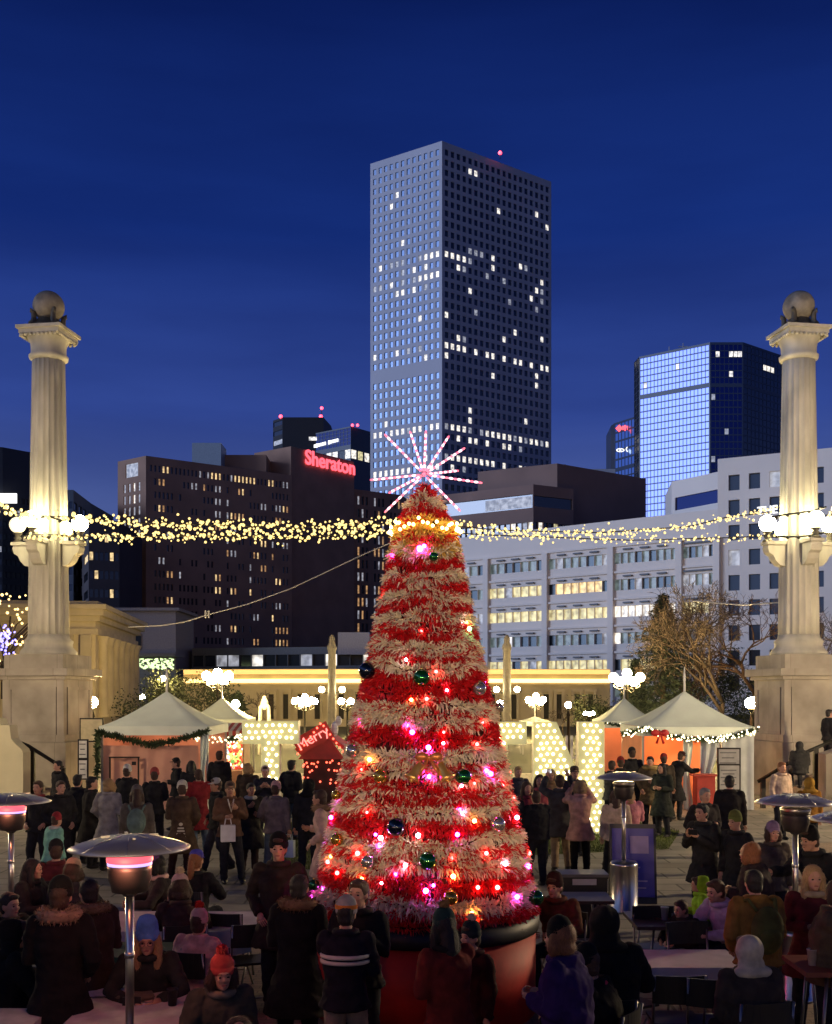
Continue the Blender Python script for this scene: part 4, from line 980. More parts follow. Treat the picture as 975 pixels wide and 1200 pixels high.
# ================================================================ TINSEL TREE
TD=11.7; TX=X(498,TD)
RP=[(1.0,1.20),(1.6,1.08),(2.4,.89),(3.3,.69),(4.3,.47),(5.0,.33),(5.3,.20),(5.5,.05)]
def TR(z):
    if z<=RP[0][0]: return RP[0][1]
    for (a,b_),(c,e) in zip(RP,RP[1:]):
        if z<=c: return b_+(e-b_)*(z-a)/(c-a)
    return .03
tree=empty('tinsel_tree',(TX,TD,0),'tall red and white tinsel christmas tree on a red drum','christmas tree')
b=MB(); b.lathe([(max(.03,r_-.13),z) for z,r_ in RP],n=40); b.build('cone_core',mat('core_red',(.10,.01,.01),.8),tree)
redT=mat('tinsel_red',(.72,.014,.02),.32,var=.25,scale=14,spec=.7); whT=mat('tinsel_white',(.90,.80,.60),.4,var=.15,scale=10)
goldT=mat('tinsel_gold',(.75,.50,.12),.35,var=.2,scale=10)
redE_=mat('tinsel_red'); 
def tinsel(name,m,z,rnd,dens,ln,wd,thick,label=None,amp=.035,ph=0):
    b=MB(); r0=TR(z); circ=2*math.pi*r0; n=int(circ*dens)
    vs=[];fs=[]
    for i in range(n):
        a=rnd.uniform(0,6.283); sa,ca=math.sin(a),math.cos(a)
        if noise.noise(Vector((ca*3*r0,sa*3*r0,z*5)))<-.33 and rnd.random()<.6: continue
        zc=z+.035*noise.noise(Vector((ca*2,sa*2,z*9+ph)))+amp*math.sin(3*a+ph)+amp*.5*math.sin(7*a+ph*2); rr=TR(zc)-.06
        T=Vector((-sa,ca,0)); O=Vector((ca,sa,.22)).normalized(); U=Vector((0,0,1))
        th=rnd.uniform(-1.9,1.9); dv=(O*math.cos(th)+U*math.sin(th)+T*rnd.gauss(0,.45)).normalized()
        l_=ln*rnd.uniform(.6,1.15); p=Vector((ca*rr,sa*rr,zc))+dv*thick*.3
        dr=Vector((0,0,-.25*l_)); s=dv.cross(Vector((rnd.gauss(0,1),rnd.gauss(0,1),rnd.gauss(0,1)))).normalized()*wd
        k=len(vs); m1=p+dv*l_*.55+dr*.2; e=p+dv*l_+dr
        vs+=[p-s*.7,p+s*.7,m1+s,m1-s,e+s*.35,e-s*.35]; fs+=[(k,k+1,k+2,k+3),(k+3,k+2,k+4,k+5)]
    b.add(vs,fs,False)
    return b.build(name,m,tree,label=label)
tr_=random.Random(77)
whites=[588,647,675,697,722,757,783,830,845,885,910,952,990,1020,1062]
golds=[612,624,640]
def zy(py): # height on the front of the cone at that picture row
    d=TD-.5
    for _ in range(6): z=Zp(py,d); d=TD-TR(z)*.9
    return Zp(py,d)
py=578
wz=[zy(p) for p in whites]; gz=[zy(p) for p in golds]
z=1.0
while z<5.42:
    z+=.075
    dmin=min([abs(z-q) for q in wz]+[abs(z-q) for q in gz])
    if dmin<.045: continue
    tinsel('red_garland',redT,z,tr_,480,.078,.0062,.05,ph=tr_.uniform(0,6))
for q,p in zip(wz,whites):
    tinsel('white_garland',whT,q,tr_,540,.094,.0085,.07,ph=tr_.uniform(0,6),amp=.04)
    if p in(757,830,1062,990,885): tinsel('white_garland',whT,q-.06,tr_,250,.085,.0085,.055,ph=tr_.uniform(0,6),amp=.05)
for p in(737,932,1006):
    tinsel('white_garland',whT,zy(p),tr_,190,.09,.008,.05,ph=tr_.uniform(0,6),amp=.05)
for q in gz: tinsel('gold_garland',goldT,q,tr_,480,.09,.010,.05,ph=tr_.uniform(0,6),amp=.02)
b=MB(); b.lathe([(1.19,.86),(1.20,.9),(1.20,1.0),(1.10,1.06),(1.0,1.08)],n=64); b.build('drum_rim',mat('drum_black',(.008,.008,.009),.5,var=0),tree)
b=MB(); b.lathe([(1.16,0),(1.16,.857)],n=64); b.build('drum',mat('drum_red',(.60,.02,.012),.6,var=.3,scale=2.5,bump=.3),tree)
def surf(px,py,off=0):
    d=TD-.6
    for _ in range(10):
        x=X(px,d)-TX; z=Zp(py,d); r_=TR(z)+off; x=max(-r_*.999,min(r_*.999,x)); d=TD-math.sqrt(max(0,r_*r_-x*x))
    return Vector((x,d-TD,z))
LC={'m':(1,.04,.70),'r':(1,.03,.03),'p':(1,.25,.45),'o':(1,.35,.08),'w':(1,.72,.85),'v':(.65,.08,1),'g':(.2,1,.3)}
LM={k:mat('tree_bulb_'+{'m':'magenta','r':'red','p':'pink','o':'orange','w':'white','v':'violet','g':'green'}[k],emit=c,es=40 if k!='g' else 25,var=0) for k,c in LC.items()}
lights=[(492,643,'m',.045),(497,640,'m',.03),(550,737,'g',.03),(483,858,'m',.035),(502,876,'v',.035),(559,872,'r',.025),(575,907,'m',.035),(570,903,'v',.025),(433,890,'o',.03),(503,910,'m',.03),(446,982,'w',.032),(440,978,'v',.02),(490,979,'w',.032),(536,978,'m',.03),(556,962,'o',.028),(606,958,'p',.032),(419,1000,'r',.035),(475,1014,'p',.03),(531,1027,'o',.032),(592,1012,'p',.034),(619,1015,'m',.034),(499,1044,'v',.036),(553,1071,'o',.034),(583,1040,'r',.034),(606,1051,'m',.034),(366,1054,'m',.035),(395,1023,'r',.03),(424,1030,'o',.024),(476,773,'w',.02),(511,787,'r',.025),(500,819,'r',.026),(482,820,'o',.022),(570,1000,'r',.03),(560,1040,'r',.03),(447,1035,'p',.02),(625,905,'r',.02),(388,958,'m',.03),(612,870,'r',.025),(541,921,'p',.022),(520,858,'r',.02),(556,918,'r',.02),(396,935,'v',.02),(430,952,'r',.02),(602,935,'r',.02),(384,1010,'r',.03),(628,1000,'r',.03)]
for a,b_,c,r_ in lights:
    q=surf(a,b_,.02); m=MB(); m.ell(q,r_*.72,9,7); m.build('light_bulb',LM[c],tree)
lr=random.Random(9)
for k in range(52):   # bulbs all the way round, deep in the tinsel
    z=lr.uniform(1.1,4.9); a=lr.uniform(0,6.283); r_=TR(z)-.03; m=MB(); m.ell((r_*math.cos(a),r_*math.sin(a),z),.016,7,5); m.build('light_bulb',LM[lr.choice('rrmmpvow')],tree)
warmb=mat('tree_bulb_warm',emit=(1,.72,.25),es=16,var=0); m=MB()
for k in range(46):
    a=k/46*6.283; z=zy(616)+.02+lr.uniform(-.06,.06); r_=TR(z)+.05; m.ell((r_*math.cos(a),r_*math.sin(a),z),.017,7,5)
m.build('warm_light_ring',warmb,tree)
# baubles
bcol={'green':(.01,.16,.03),'gold':(.55,.33,.04),'dark blue':(.008,.02,.05),'silver':(.55,.5,.45)}
bm={k:mat('bauble_'+k.replace(' ','_'),c,.12,metal=.75,var=0,coat=1) for k,c in bcol.items()}
baubles=[(494,794,'green',.085,'large shiny green bauble, highest one below mid tree'),(430,786,'dark blue',.085,'dark blue bauble at the left edge of the mid tree'),(508,652,'green',.05,'small green bauble near the tree top'),(562,807,'silver',.07,'silver bauble at the right edge of mid tree'),(446,910,'gold',.075,'gold bauble left of the golden bells'),(543,910,'green',.08,'green bauble right of the golden bells'),(464,969,'dark blue',.09,'dark blue bauble on the left lower tree'),(501,1009,'green',.09,'green bauble at the centre of the lower tree'),(583,966,'silver',.08,'silver bauble on the right lower tree'),(395,984,'gold',.065,'gold bauble at the left lower edge'),(528,1052,'gold',.075,'gold bauble near the bottom of the tree'),(628,1052,'green',.08,'green bauble at the bottom right edge'),(368,1037,'green',.06,'green bauble at the bottom left edge'),(394,932,'gold',.05,'small gold bauble at the left edge beside the pink coat'),(431,1010,'silver',.07,'silver bauble in white tinsel, lower left'),(413,880,'silver',.07,'silver bauble on the upper left beside the booth'),(597,829,'silver',.05,'small silver bauble at the right edge above the letter')]
for a,b_,c,r_,lab in baubles:
    q=surf(a,b_,.06)+Vector((TX,TD,0)); t=empty('bauble',q,lab,'bauble',group='baubles on the tinsel tree'); m=MB(); m.ell((0,0,0),r_,20,14); m.build('ball',bm[c],t); m=MB(); m.lathe([(r_*.22,r_*.95),(r_*.22,r_*1.15),(r_*.05,r_*1.2)],n=8); m.build('cap',mat('cap_gold',(.6,.45,.15),.3,metal=1,var=0),t)
# golden bells
for s,px in((-1,487),(1,520)):
    q=surf(px,905,.10)+Vector((TX,TD,0)); t=empty('golden_bell',q,'golden bell on the %s of the ornament pair on the tree'%('left' if s<0 else 'right'),'bell',group='golden bells on the tree'); t.rotation_euler=(R(-12),R(-s*28),0); t.scale=(.8,.8,.8)
    m=MB(); m.lathe([(.02,.14),(.05,.12),(.06,.02),(.075,-.05),(.11,-.1),(.105,-.1)],n=20); m.build('bell_body',mat('bell_gold',(.80,.50,.14),.32,metal=.7,var=0),t); m=MB(); m.ell((0,0,-.11),.03); m.build('clapper',mat('bell_gold'),t)
q=surf(503,888,.12)+Vector((TX,TD,0)); t=empty('gold_bow',q,'gold and red ribbon bow above the bells','bow'); m=MB()
for s in(-1,1): m.ell((s*.07,0,.01),(.07,.03,.045),10,6); m.tube([(0,0,0),(s*.06,-.02,-.1),(s*.1,-.02,-.17)],[.012,.022,.02],5)
m.ell((0,0,0),.03); m.build('ribbon',mat('ribbon_gold',(.7,.25,.08),.35,metal=.5),t)
# star
cz=Zp(556,TD); ctr=Vector((X(497,TD),TD,cz)); t=empty('star_topper',ctr,'starburst of pink and white lit rods on top of the tree','star'); 
pkE=mat('ray_pink',emit=(1,.10,.22),es=1.7,var=0); wtE=mat('ray_white',emit=(1,.62,.74),es=2.2,var=0)
tips=[(453,517),(481,502),(499,507),(526,506),(542,531),(537,545),(561,572),(435,558),(458,582),(452,597),(537,601),(522,512),(470,606)]
for k,(a,b_) in enumerate(tips[:11]):
    q=P(a,b_,TD)-ctr; q.y=[-.25,.2,0,.25,-.2,.3,-.3,.2,-.25,.1,-.2][k]; m=MB(); m.tube([(0,0,0),tuple(q)],.005,5); rd=m.build('ray',mat('ray_rod',(.5,.4,.45),.4,var=0),t)
    m=MB(); n=13
    for j in range(n): m.k=(j%2); c=q*(.12+.88*j/(n-1)); rr=.017 if j%2 else .015; M=q.to_track_quat('Z','Y').to_matrix(); m.ell(c,(rr*.8,rr*.8,rr*1.7),7,5,M=M)
    m.build('ray_bulbs',[pkE,wtE],rd)
m=MB(); m.ell((0,0,0),.025); m.build('hub',pkE,t)
# ================================================================ PATIO HEATERS
steel=mat('brushed_steel',(.55,.53,.50),.28,metal=1,var=.1,scale=30,stretch=(1,1,.05))
alu=mat('reflector_aluminium',(.42,.41,.42),.42,metal=.75,var=.12,scale=5)
burn=mat('burner_dark',(.06,.05,.05),.5,metal=.6,var=.2)
heatE=mat('heater_glow',(.02,.005,.005),emit=(1,.10,.15),es=1.6,var=0); heatB=mat('heater_flame_blue',(.02,.02,.03),emit=(.55,.42,1),es=1.6,var=0)
def heater(px,yd,label,d=None,glow=True,hgt=2.28,rz=0):
    d=d or F*(CH-hgt)/(yd-HY); t=empty('patio_heater',(X(px,d),d,0),label,'patio heater',rz=rz,group='tall mushroom patio heaters'); h=hgt
    b=MB(); b.lathe([(.235,0),(.235,.04),(.21,.06),(.21,.70),(.215,.72),(.19,.76),(.05,.78)],n=32); b.build('tank_housing',steel,t)
    b=MB(); b.lathe([(.031,.75),(.031,h-.39)],n=16); b.lathe([(.036,1.42),(.036,1.46)],n=16); b.build('pole',steel,t)
    b=MB(); b.lathe([(.04,h-.42),(.06,h-.40),(.125,h-.385),(.135,h-.33),(.15,h-.30),(.152,h-.23),(.152,h-.20)],n=32); b.build('burner',burn,t)
    b=MB(); b.lathe([(.150,h-.198),(.156,h-.197),(.156,h-.178)],n=32); b.build('flame_ring',heatB if glow else burn,t)
    b=MB(); b.lathe([(.155,h-.177),(.162,h-.17),(.162,h-.138),(.150,h-.13)],n=32); b.build('glowing_screen',heatE if glow else steel,t)
    b=MB()
    for k in range(3): a=k*2.094+.5; b.tube([(.14*math.cos(a),.14*math.sin(a),h-.12),(.14*math.cos(a),.14*math.sin(a),h-.03)],.006,5)
    b.build('strut',steel,t)
    b=MB(); n=8; pr=[(.425,h-.085),(.43,h-.075),(.36,h-.045),(.22,h-.005),(.10,h+.012),(.02,h+.015)]
    b.lathe(pr,n=48,rf=lambda a:1-.012*abs(math.cos(a*4))); b.build('reflector',alu,t)
    b=MB(); 
    for k in range(8):
        a=k*math.pi/4+.2; b.tube([(.08*math.cos(a),.08*math.sin(a),h+.016),(.24*math.cos(a),.24*math.sin(a),h-.004),(.42*math.cos(a),.42*math.sin(a),h-.07)],.004,4)
    for k in range(4): a=k*math.pi/2+.4; b.box(.17*math.cos(a),.17*math.sin(a),h+.010,.06,.02,.012,rz=a)
    b.build('reflector_seam',steel,t)
    if glow:
        for k in range(3): a=k*2.094-1.57; plight('heater_glow',(.24*math.cos(a),.24*math.sin(a),h-.16),8,(1,.30,.16),.06,t)
    return t
heater(152,975,'patio heater nearest the camera on the left with pink glowing screen',d=7.9)
heater(13,931,'patio heater at the left edge with red glowing screen',d=12.3,hgt=2.18)
heater(731,905,'patio heater standing right of the tree with shiny tank',d=16.8,glow=False,hgt=2.10)
heater(932,929,'patio heater on the right with blue sheen reflector',d=12.0,glow=False,hgt=2.2)
heater(1002,950,'patio heater cut by the right edge of the view',d=10.8,glow=False,hgt=2.15)
# ================================================================ TABLES AND CHAIRS
plast=mat('chair_black',(.015,.015,.017),.45,var=0); tubem=mat('chair_tube',(.25,.25,.26),.3,metal=.9,var=0)
def mk_chair():
    t=empty('folding_chair',(0,0,0),'black folding chair','chair',group='black folding chairs around the tables')
    b=MB(); b.box(0,0,.45,.42,.40,.025); b.build('seat',plast,t)
    b=MB()
    for k in range(9):
        u=k/8-.5; b.box(u*.42,.215+.035*(1-4*u*u)*1.0,.76,.055,.012,.24,rz=-u*.5)
    b.build('backrest',plast,t)
    for s in(-1,1):
        b=MB(); b.tube([(s*.22,.23,.88),(s*.22,.16,.45),(s*.22,-.20,0)],.012,6); b.build('leg',tubem,t)
        b=MB(); b.tube([(s*.20,-.14,.44),(s*.20,.22,0)],.012,6); b.build('leg',tubem,t)
    b=MB(); b.tube([(-.20,.16,.08),(.20,.16,.08)],.009,5); b.build('stretcher',tubem,t)
    return t
chair0=mk_chair(); cu=[0]
def chair(x,y,rz,label):
    o=chair0 if cu[0]==0 else copy_tree(chair0); cu[0]+=1
    o.location=(x,y,0); o.rotation_euler=(0,0,rz); o['label']=label; return o
tcloth=mat('table_cloth',(.52,.47,.50),.8,var=.12,scale=5,bump=.4); twood=mat('table_dark',(.06,.04,.035),.4,var=.2); tred=mat('table_red_wood',(.22,.05,.03),.45,var=.3,scale=3,stretch=(1,8,1))
def table(px0,px1,yb,yf,label,m=tcloth,cloth_=True,h=.74,green=None,name='folding_table'):
    d1=F*(CH-h)/(yb-HY); d0=F*(CH-h)/(yf-HY); dm=(d0+d1)/2; x0,x1=X(px0,dm),X(px1,dm); cx=(x0+x1)/2; t=empty(name,(cx,dm,0),label,'table'); wx,wy=x1-x0,d1-d0
    b=MB(); b.box(0,0,h-.02,wx,wy,.04); b.build('tabletop',m,t)
    if cloth_:
        n=max(10,int(wx/.1)); b=MB(); 
        for s in (-1,1):
            vs=[]
            for k in range(n+1):
                for j in range(4): vs.append((-wx/2-.01+(wx+.02)*k/n,s*(wy/2+.006+.02*j/3*(1+math.sin(k*1.7))),h+.002-j*.075*(1+.12*math.sin(k*.9))))
            b.add(vs,[(k*4+j,(k+1)*4+j,(k+1)*4+j+1,k*4+j+1) for k in range(n) for j in range(3)],True)
            b.box(s*(wx/2+.008),0,h-.09,.008,wy,.18)
        b.build('cloth_skirt',m,t)
    for sx in(-1,1):
        for sy in(-1,1): b=MB(); b.tube([(sx*(wx/2-.2),sy*(wy/2-.08),h-.04),(sx*(wx/2-.12),sy*(wy/2-.06),0)],.014,6); b.build('leg',tubem,t)
    b=MB(); b.tube([(-wx/2+.15,0,.2),(wx/2-.15,0,.2)],.01,5); b.build('stretcher',tubem,t)
    return t,cx,dm,wx,wy
table(112,302,1068,1092,'long lilac white covered table behind the blue beanie woman')
table(90,212,1104,1122,'green covered table left behind the pink glowing heater',mat('cloth_green',(.03,.10,.05),.8))
table(90,250,1162,1215,'white paper covered table at the bottom left with cup and napkins',mat('paper_cover',(.55,.52,.50),.8,var=.2,scale=6,bump=.6))
table(-40,32,1182,1230,'white table corner at the bottom left edge',mat('paper_cover'))
table(756,862,1113,1134,'white covered table on the right in front of the mustard jacket')
table(738,850,1068,1086,'dark bare table behind the white covered table on the right',twood,False)
table(930,990,1119,1140,'reddish wooden barrel table at the right edge with a white cup',tred,False,h=1.0)
table(655,715,1045,1056,'dark table right behind the tree by the brown jacket person',twood,False)
# ================================================================ PEOPLE
skinc=[mat('skin_light',(.55,.30,.20),.55,var=.06,scale=10),mat('skin_tan',(.42,.22,.14),.55,var=.06,scale=10),mat('skin_brown',(.20,.10,.06),.55,var=.06)]
eyem=mat('eye_dark',(.02,.015,.015),.2,var=0); lipm=mat('lips',(.30,.08,.07),.5,var=0); shoem=mat('shoe_black',(.02,.018,.018),.5,var=0)
RO={}; TRASH=[]
def remesh(mb,vox,it=3,disp=0,seed=0):
    me=mb.mesh('scratch_mesh',[])
    if 'o' not in RO:
        o=bpy.data.objects.new('scratch_object',me); TS.collection.objects.link(o); RO['o']=o
        m=o.modifiers.new('r','REMESH'); m.mode='VOXEL'; m.use_smooth_shade=True
        m=o.modifiers.new('s','SMOOTH'); m.factor=.5
    o=RO['o']; o.data=me; o.modifiers['r'].voxel_size=vox; o.modifiers['s'].iterations=it
    vl=TS.view_layers[0]; vl.update(); r=bpy.data.meshes.new_from_object(o.evaluated_get(vl.depsgraph)); TRASH.append(me)
    if disp:
        sv=Vector((seed*3.1,seed*1.7,0))
        cs=[v.co.copy() for v in r.vertices]; ns=[v.normal.copy() for v in r.vertices]; fl=[]
        for c,n in zip(cs,ns):
            n_=.8*noise.noise(Vector((c.x*5,c.y*5,c.z*12))+sv)+.9*(.4-abs(noise.noise(Vector((c.x*9+c.z*4,c.y*9,c.z*13-c.x*5))+sv)))+.3*noise.noise(c*24+sv); c+=n*(n_*disp); fl+=[c.x,c.y,c.z]
        r.vertices.foreach_set('co',fl); r.update()
    return r
def ring(c,rx,ry,M,n=16): return [c+M@Vector((rx*math.cos(2*math.pi*k/n),ry*math.sin(2*math.pi*k/n),0)) for k in range(n)]
ARMS={ # elbow, wrist offsets from the shoulder, x outward
 'down':((.05,.02,-.28),(.06,-.05,-.53)),'pocket':((.10,.07,-.27),(.00,-.13,-.42)),'hold':((.06,.0,-.28),(-.08,-.23,-.24)),
 'phone':((.07,-.07,-.26),(-.09,-.25,-.10)),'up':((.10,-.20,-.06),(-.05,-.24,.18)),'high':((.12,-.14,.06),(.02,-.22,.30)),'table':((.12,-.14,-.23),(-.05,-.36,-.25)),
 'reach':((.03,-.22,-.16),(.0,-.46,-.14)),'side':((.22,.0,-.2),(.34,-.1,-.36)),'chin':((.05,-.15,-.24),(-.08,-.17,.06))}
PC={}
def pose(stance='stand',arms=('down','down'),lean=0,near=False):
    key=(stance,arms,lean,near)
    if key in PC: return PC[key]
    LM_=Matrix.Rotation(R(lean),3,'X'); I=Matrix.Identity(3)
    pz=.53 if stance=='sit' else .93; pel=Vector((0,0,pz))
    def sp(x,y,z): return pel+LM_@Vector((x,y,z))
    hips=[pel+Vector((s*.09,0,-.02)) for s in(-1,1)]
    if stance=='sit': knee=[pel+Vector((s*.13,-.42,.0)) for s in(-1,1)]; ank=[Vector((s*.12,-.38,.09)) for s in(-1,1)]
    elif stance=='walk': knee=[Vector((-.10,-.14,.50)),Vector((.10,.02,.48))]; ank=[Vector((-.10,-.22,.09)),Vector((.10,.26,.14))]
    elif stance=='stand2': knee=[Vector((-.10,-.01,.49)),Vector((.15,-.10,.49))]; ank=[Vector((-.10,.02,.09)),Vector((.20,-.08,.09))]
    elif stance=='stand3': knee=[Vector((-.13,-.07,.49)),Vector((.09,.0,.48))]; ank=[Vector((-.16,-.02,.09)),Vector((.11,.08,.09))]
    else: knee=[Vector((s*.11,-.02,.49)) for s in(-1,1)]; ank=[Vector((s*.12,.02,.09)) for s in(-1,1)]
    sh=[sp(s*.185,0,.49) for s in(-1,1)]; elb=[];wr=[]
    for s,a,b_ in zip((-1,1),arms,sh):
        e,w_=ARMS[a]; elb.append(b_+Vector((s*e[0],e[1],e[2]))); wr.append(b_+Vector((s*w_[0],w_[1],w_[2])))
    neck=sp(0,-.005,.55); head=sp(0,-.035,.705)
    HM=Matrix.Rotation(R(lean*.5),3,'X')
    vox=.012 if near else .017
    # body
    b=MB(); b.rings([ring(pel+LM_@Vector((0,0,z)),rx,ry,LM_) for z,rx,ry in((-.10,.10,.08),(-.06,.16,.11),(.02,.165,.115),(.15,.14,.10),(.30,.165,.115),(.42,.185,.115),(.50,.15,.085),(.54,.075,.06))])
    b.tube([neck-Vector((0,0,.05)),neck+Vector((0,-.005,.05)),head-Vector((0,-.01,.04))],[.068,.056,.056],10)
    def hp(x,y,z): return head+HM@Vector((x,y,z))
    b.ell(hp(0,.005,.015),(.077,.096,.108),16,12,M=HM); b.ell(hp(0,-.028,-.055),(.056,.066,.062),12,8,M=HM); b.ell(hp(0,-.075,-.088),(.028,.022,.02),8,6,M=HM)
    b.tube([hp(0,-.082,.018),hp(0,-.108,-.018),hp(0,-.088,-.03)],[.009,.015,.011],7)
    for s in(-1,1): b.ell(hp(s*.078,.005,-.008),(.012,.022,.033),8,6,M=HM); b.ell(hp(s*.035,-.078,-.02),(.022,.018,.02),7,5,M=HM)
    b.ell(hp(0,-.085,.032),(.05,.014,.012),8,5,M=HM)
    for k in(0,1):
        b.tube([sh[k],elb[k],wr[k]],[.055,.044,.028],9); b.ell(sh[k],.06,8,6)
        b.tube([hips[k],knee[k],ank[k]],[.088,.060,.040],10); b.ell(ank[k]+Vector((0,-.06,-.045)),(.042,.115,.038),10,6)
    body=remesh(b,vox,2)
    # hands with separate fingers joined to the same mesh
    hb=MB(); hb.v=[tuple(v.co) for v in body.vertices]; hb.f=[tuple(p.vertices) for p in body.polygons]; hb.m=[0]*len(hb.f); hb.sm=[True]*len(hb.f)
    for k,s in((0,-1),(1,1)):
        dv=(wr[k]-elb[k]).normalized(); side=dv.cross(Vector((0,-1,0.001))); side=side.normalized() if side.length>.1 else Vector((1,0,0))
        up=side.cross(dv).normalized(); M=Matrix((side,dv,up)).transposed(); c=wr[k]+dv*.045
        hb.ell(c,(.036,.055,.017),10,7,M=M)
        for q in range(4):
            x=(q-1.5)*.018; ln=[.062,.075,.070,.055][q]; p0=c+M@Vector((x,.038,0)); p1=p0+M@Vector((x*.1,ln*.45,-.006)); p2=p1+M@Vector((0,ln*.28,-.022)); p3=p2+M@Vector((0,ln*.08,-.022)); hb.tube([p0,p1,p2,p3],[.0088,.0082,.0075,.006],6)
        hb.tube([c+M@Vector((-s*.028,-.02,-.004)),c+M@Vector((-s*.05,.015,-.014)),c+M@Vector((-s*.048,.042,-.024))],[.012,.010,.008],6)
    TRASH.append(body); body=hb.mesh('body',skinc[0])
    # trousers
    b=MB(); b.rings([ring(pel+Vector((0,0,z)),rx,ry,I) for z,rx,ry in((-.12,.13,.10),(-.07,.175,.125),(.03,.18,.13),(.12,.16,.12),(.14,.15,.11))])
    for k in(0,1): b.tube([hips[k],knee[k],knee[k].lerp(ank[k],.55),ank[k]+Vector((0,0,.0))],[.105,.082,.070,.064],12)
    tr=remesh(b,vox,2,.012,1); tr.materials.append(lipm)
    # shoes
    sm_=[]
    for k in(0,1):
        b=MB(); b.ell(ank[k]+Vector((0,-.07,-.045)),(.05,.135,.045),12,7); b.tube([ank[k]+Vector((0,0,.06)),ank[k]-Vector((0,0,.04))],[.052,.055],10); sm_.append(b.mesh('shoe',shoem))
    PC[key]=dict(body=body,trousers=tr,shoes=sm_,pel=pel,LM=LM_,head=head,HM=HM,sh=sh,elb=elb,wr=wr,neck=neck,stance=stance,near=near,hips=hips,knee=knee,tops={},vox=vox,lean=lean,key=key)
    return PC[key]
def top_mesh(p,kind):
    if kind in p['tops']: return p['tops'][kind]
    pel,LM_=p['pel'],p['LM']; b=MB()
    hem={'jacket':-.10,'puffer':-.06,'parka':-.28,'coat':-.42}[kind]
    if p['stance']=='sit': hem=max(hem,-.06)
    f=1.18 if kind=='puffer' else 1.08
    prof=[(.0,.185,.145),(.15,.168,.135),(.30,.190,.145),(.42,.205,.142),(.49,.185,.115),(.53,.11,.095),(.58,.085,.088)]
    if kind=='puffer': prof=[(.0,.19,.15),(.12,.20,.16),(.25,.205,.165),(.38,.215,.165),(.47,.20,.135),(.53,.12,.10),(.59,.095,.10)]
    pr=[]
    if hem<0:
        hz_=[hem,hem*.6] if hem<-.15 else [hem]
        for z in hz_: e=.02+.09*(-z/.42); pr.append((z,.185+e,.145+e))
    rs=[ring(pel+(Vector((0,0,z)) if z<0 else LM_@Vector((0,0,z))),rx*f,ry*f,Matrix.Identity(3) if z<0 else LM_,20) for z,rx,ry in pr+prof]
    b.rings(rs)
    t=1.25 if kind=='puffer' else 1.08
    for k in(0,1):
        s_,e_,w_=p['sh'][k],p['elb'][k],p['wr'][k]
        b.tube([s_+(s_-e_).normalized()*.02,s_.lerp(e_,.5),e_,e_.lerp(w_,.5),w_],[.075*t,.070*t,.062*t,.056*t,.050*t],12); b.ell(s_,.078*t,10,7)
    m=remesh(b,p['vox'],3,.014,2 if kind=='coat' else 5); m.materials.append(lipm); p['tops'][kind]=m; return m
HC={}
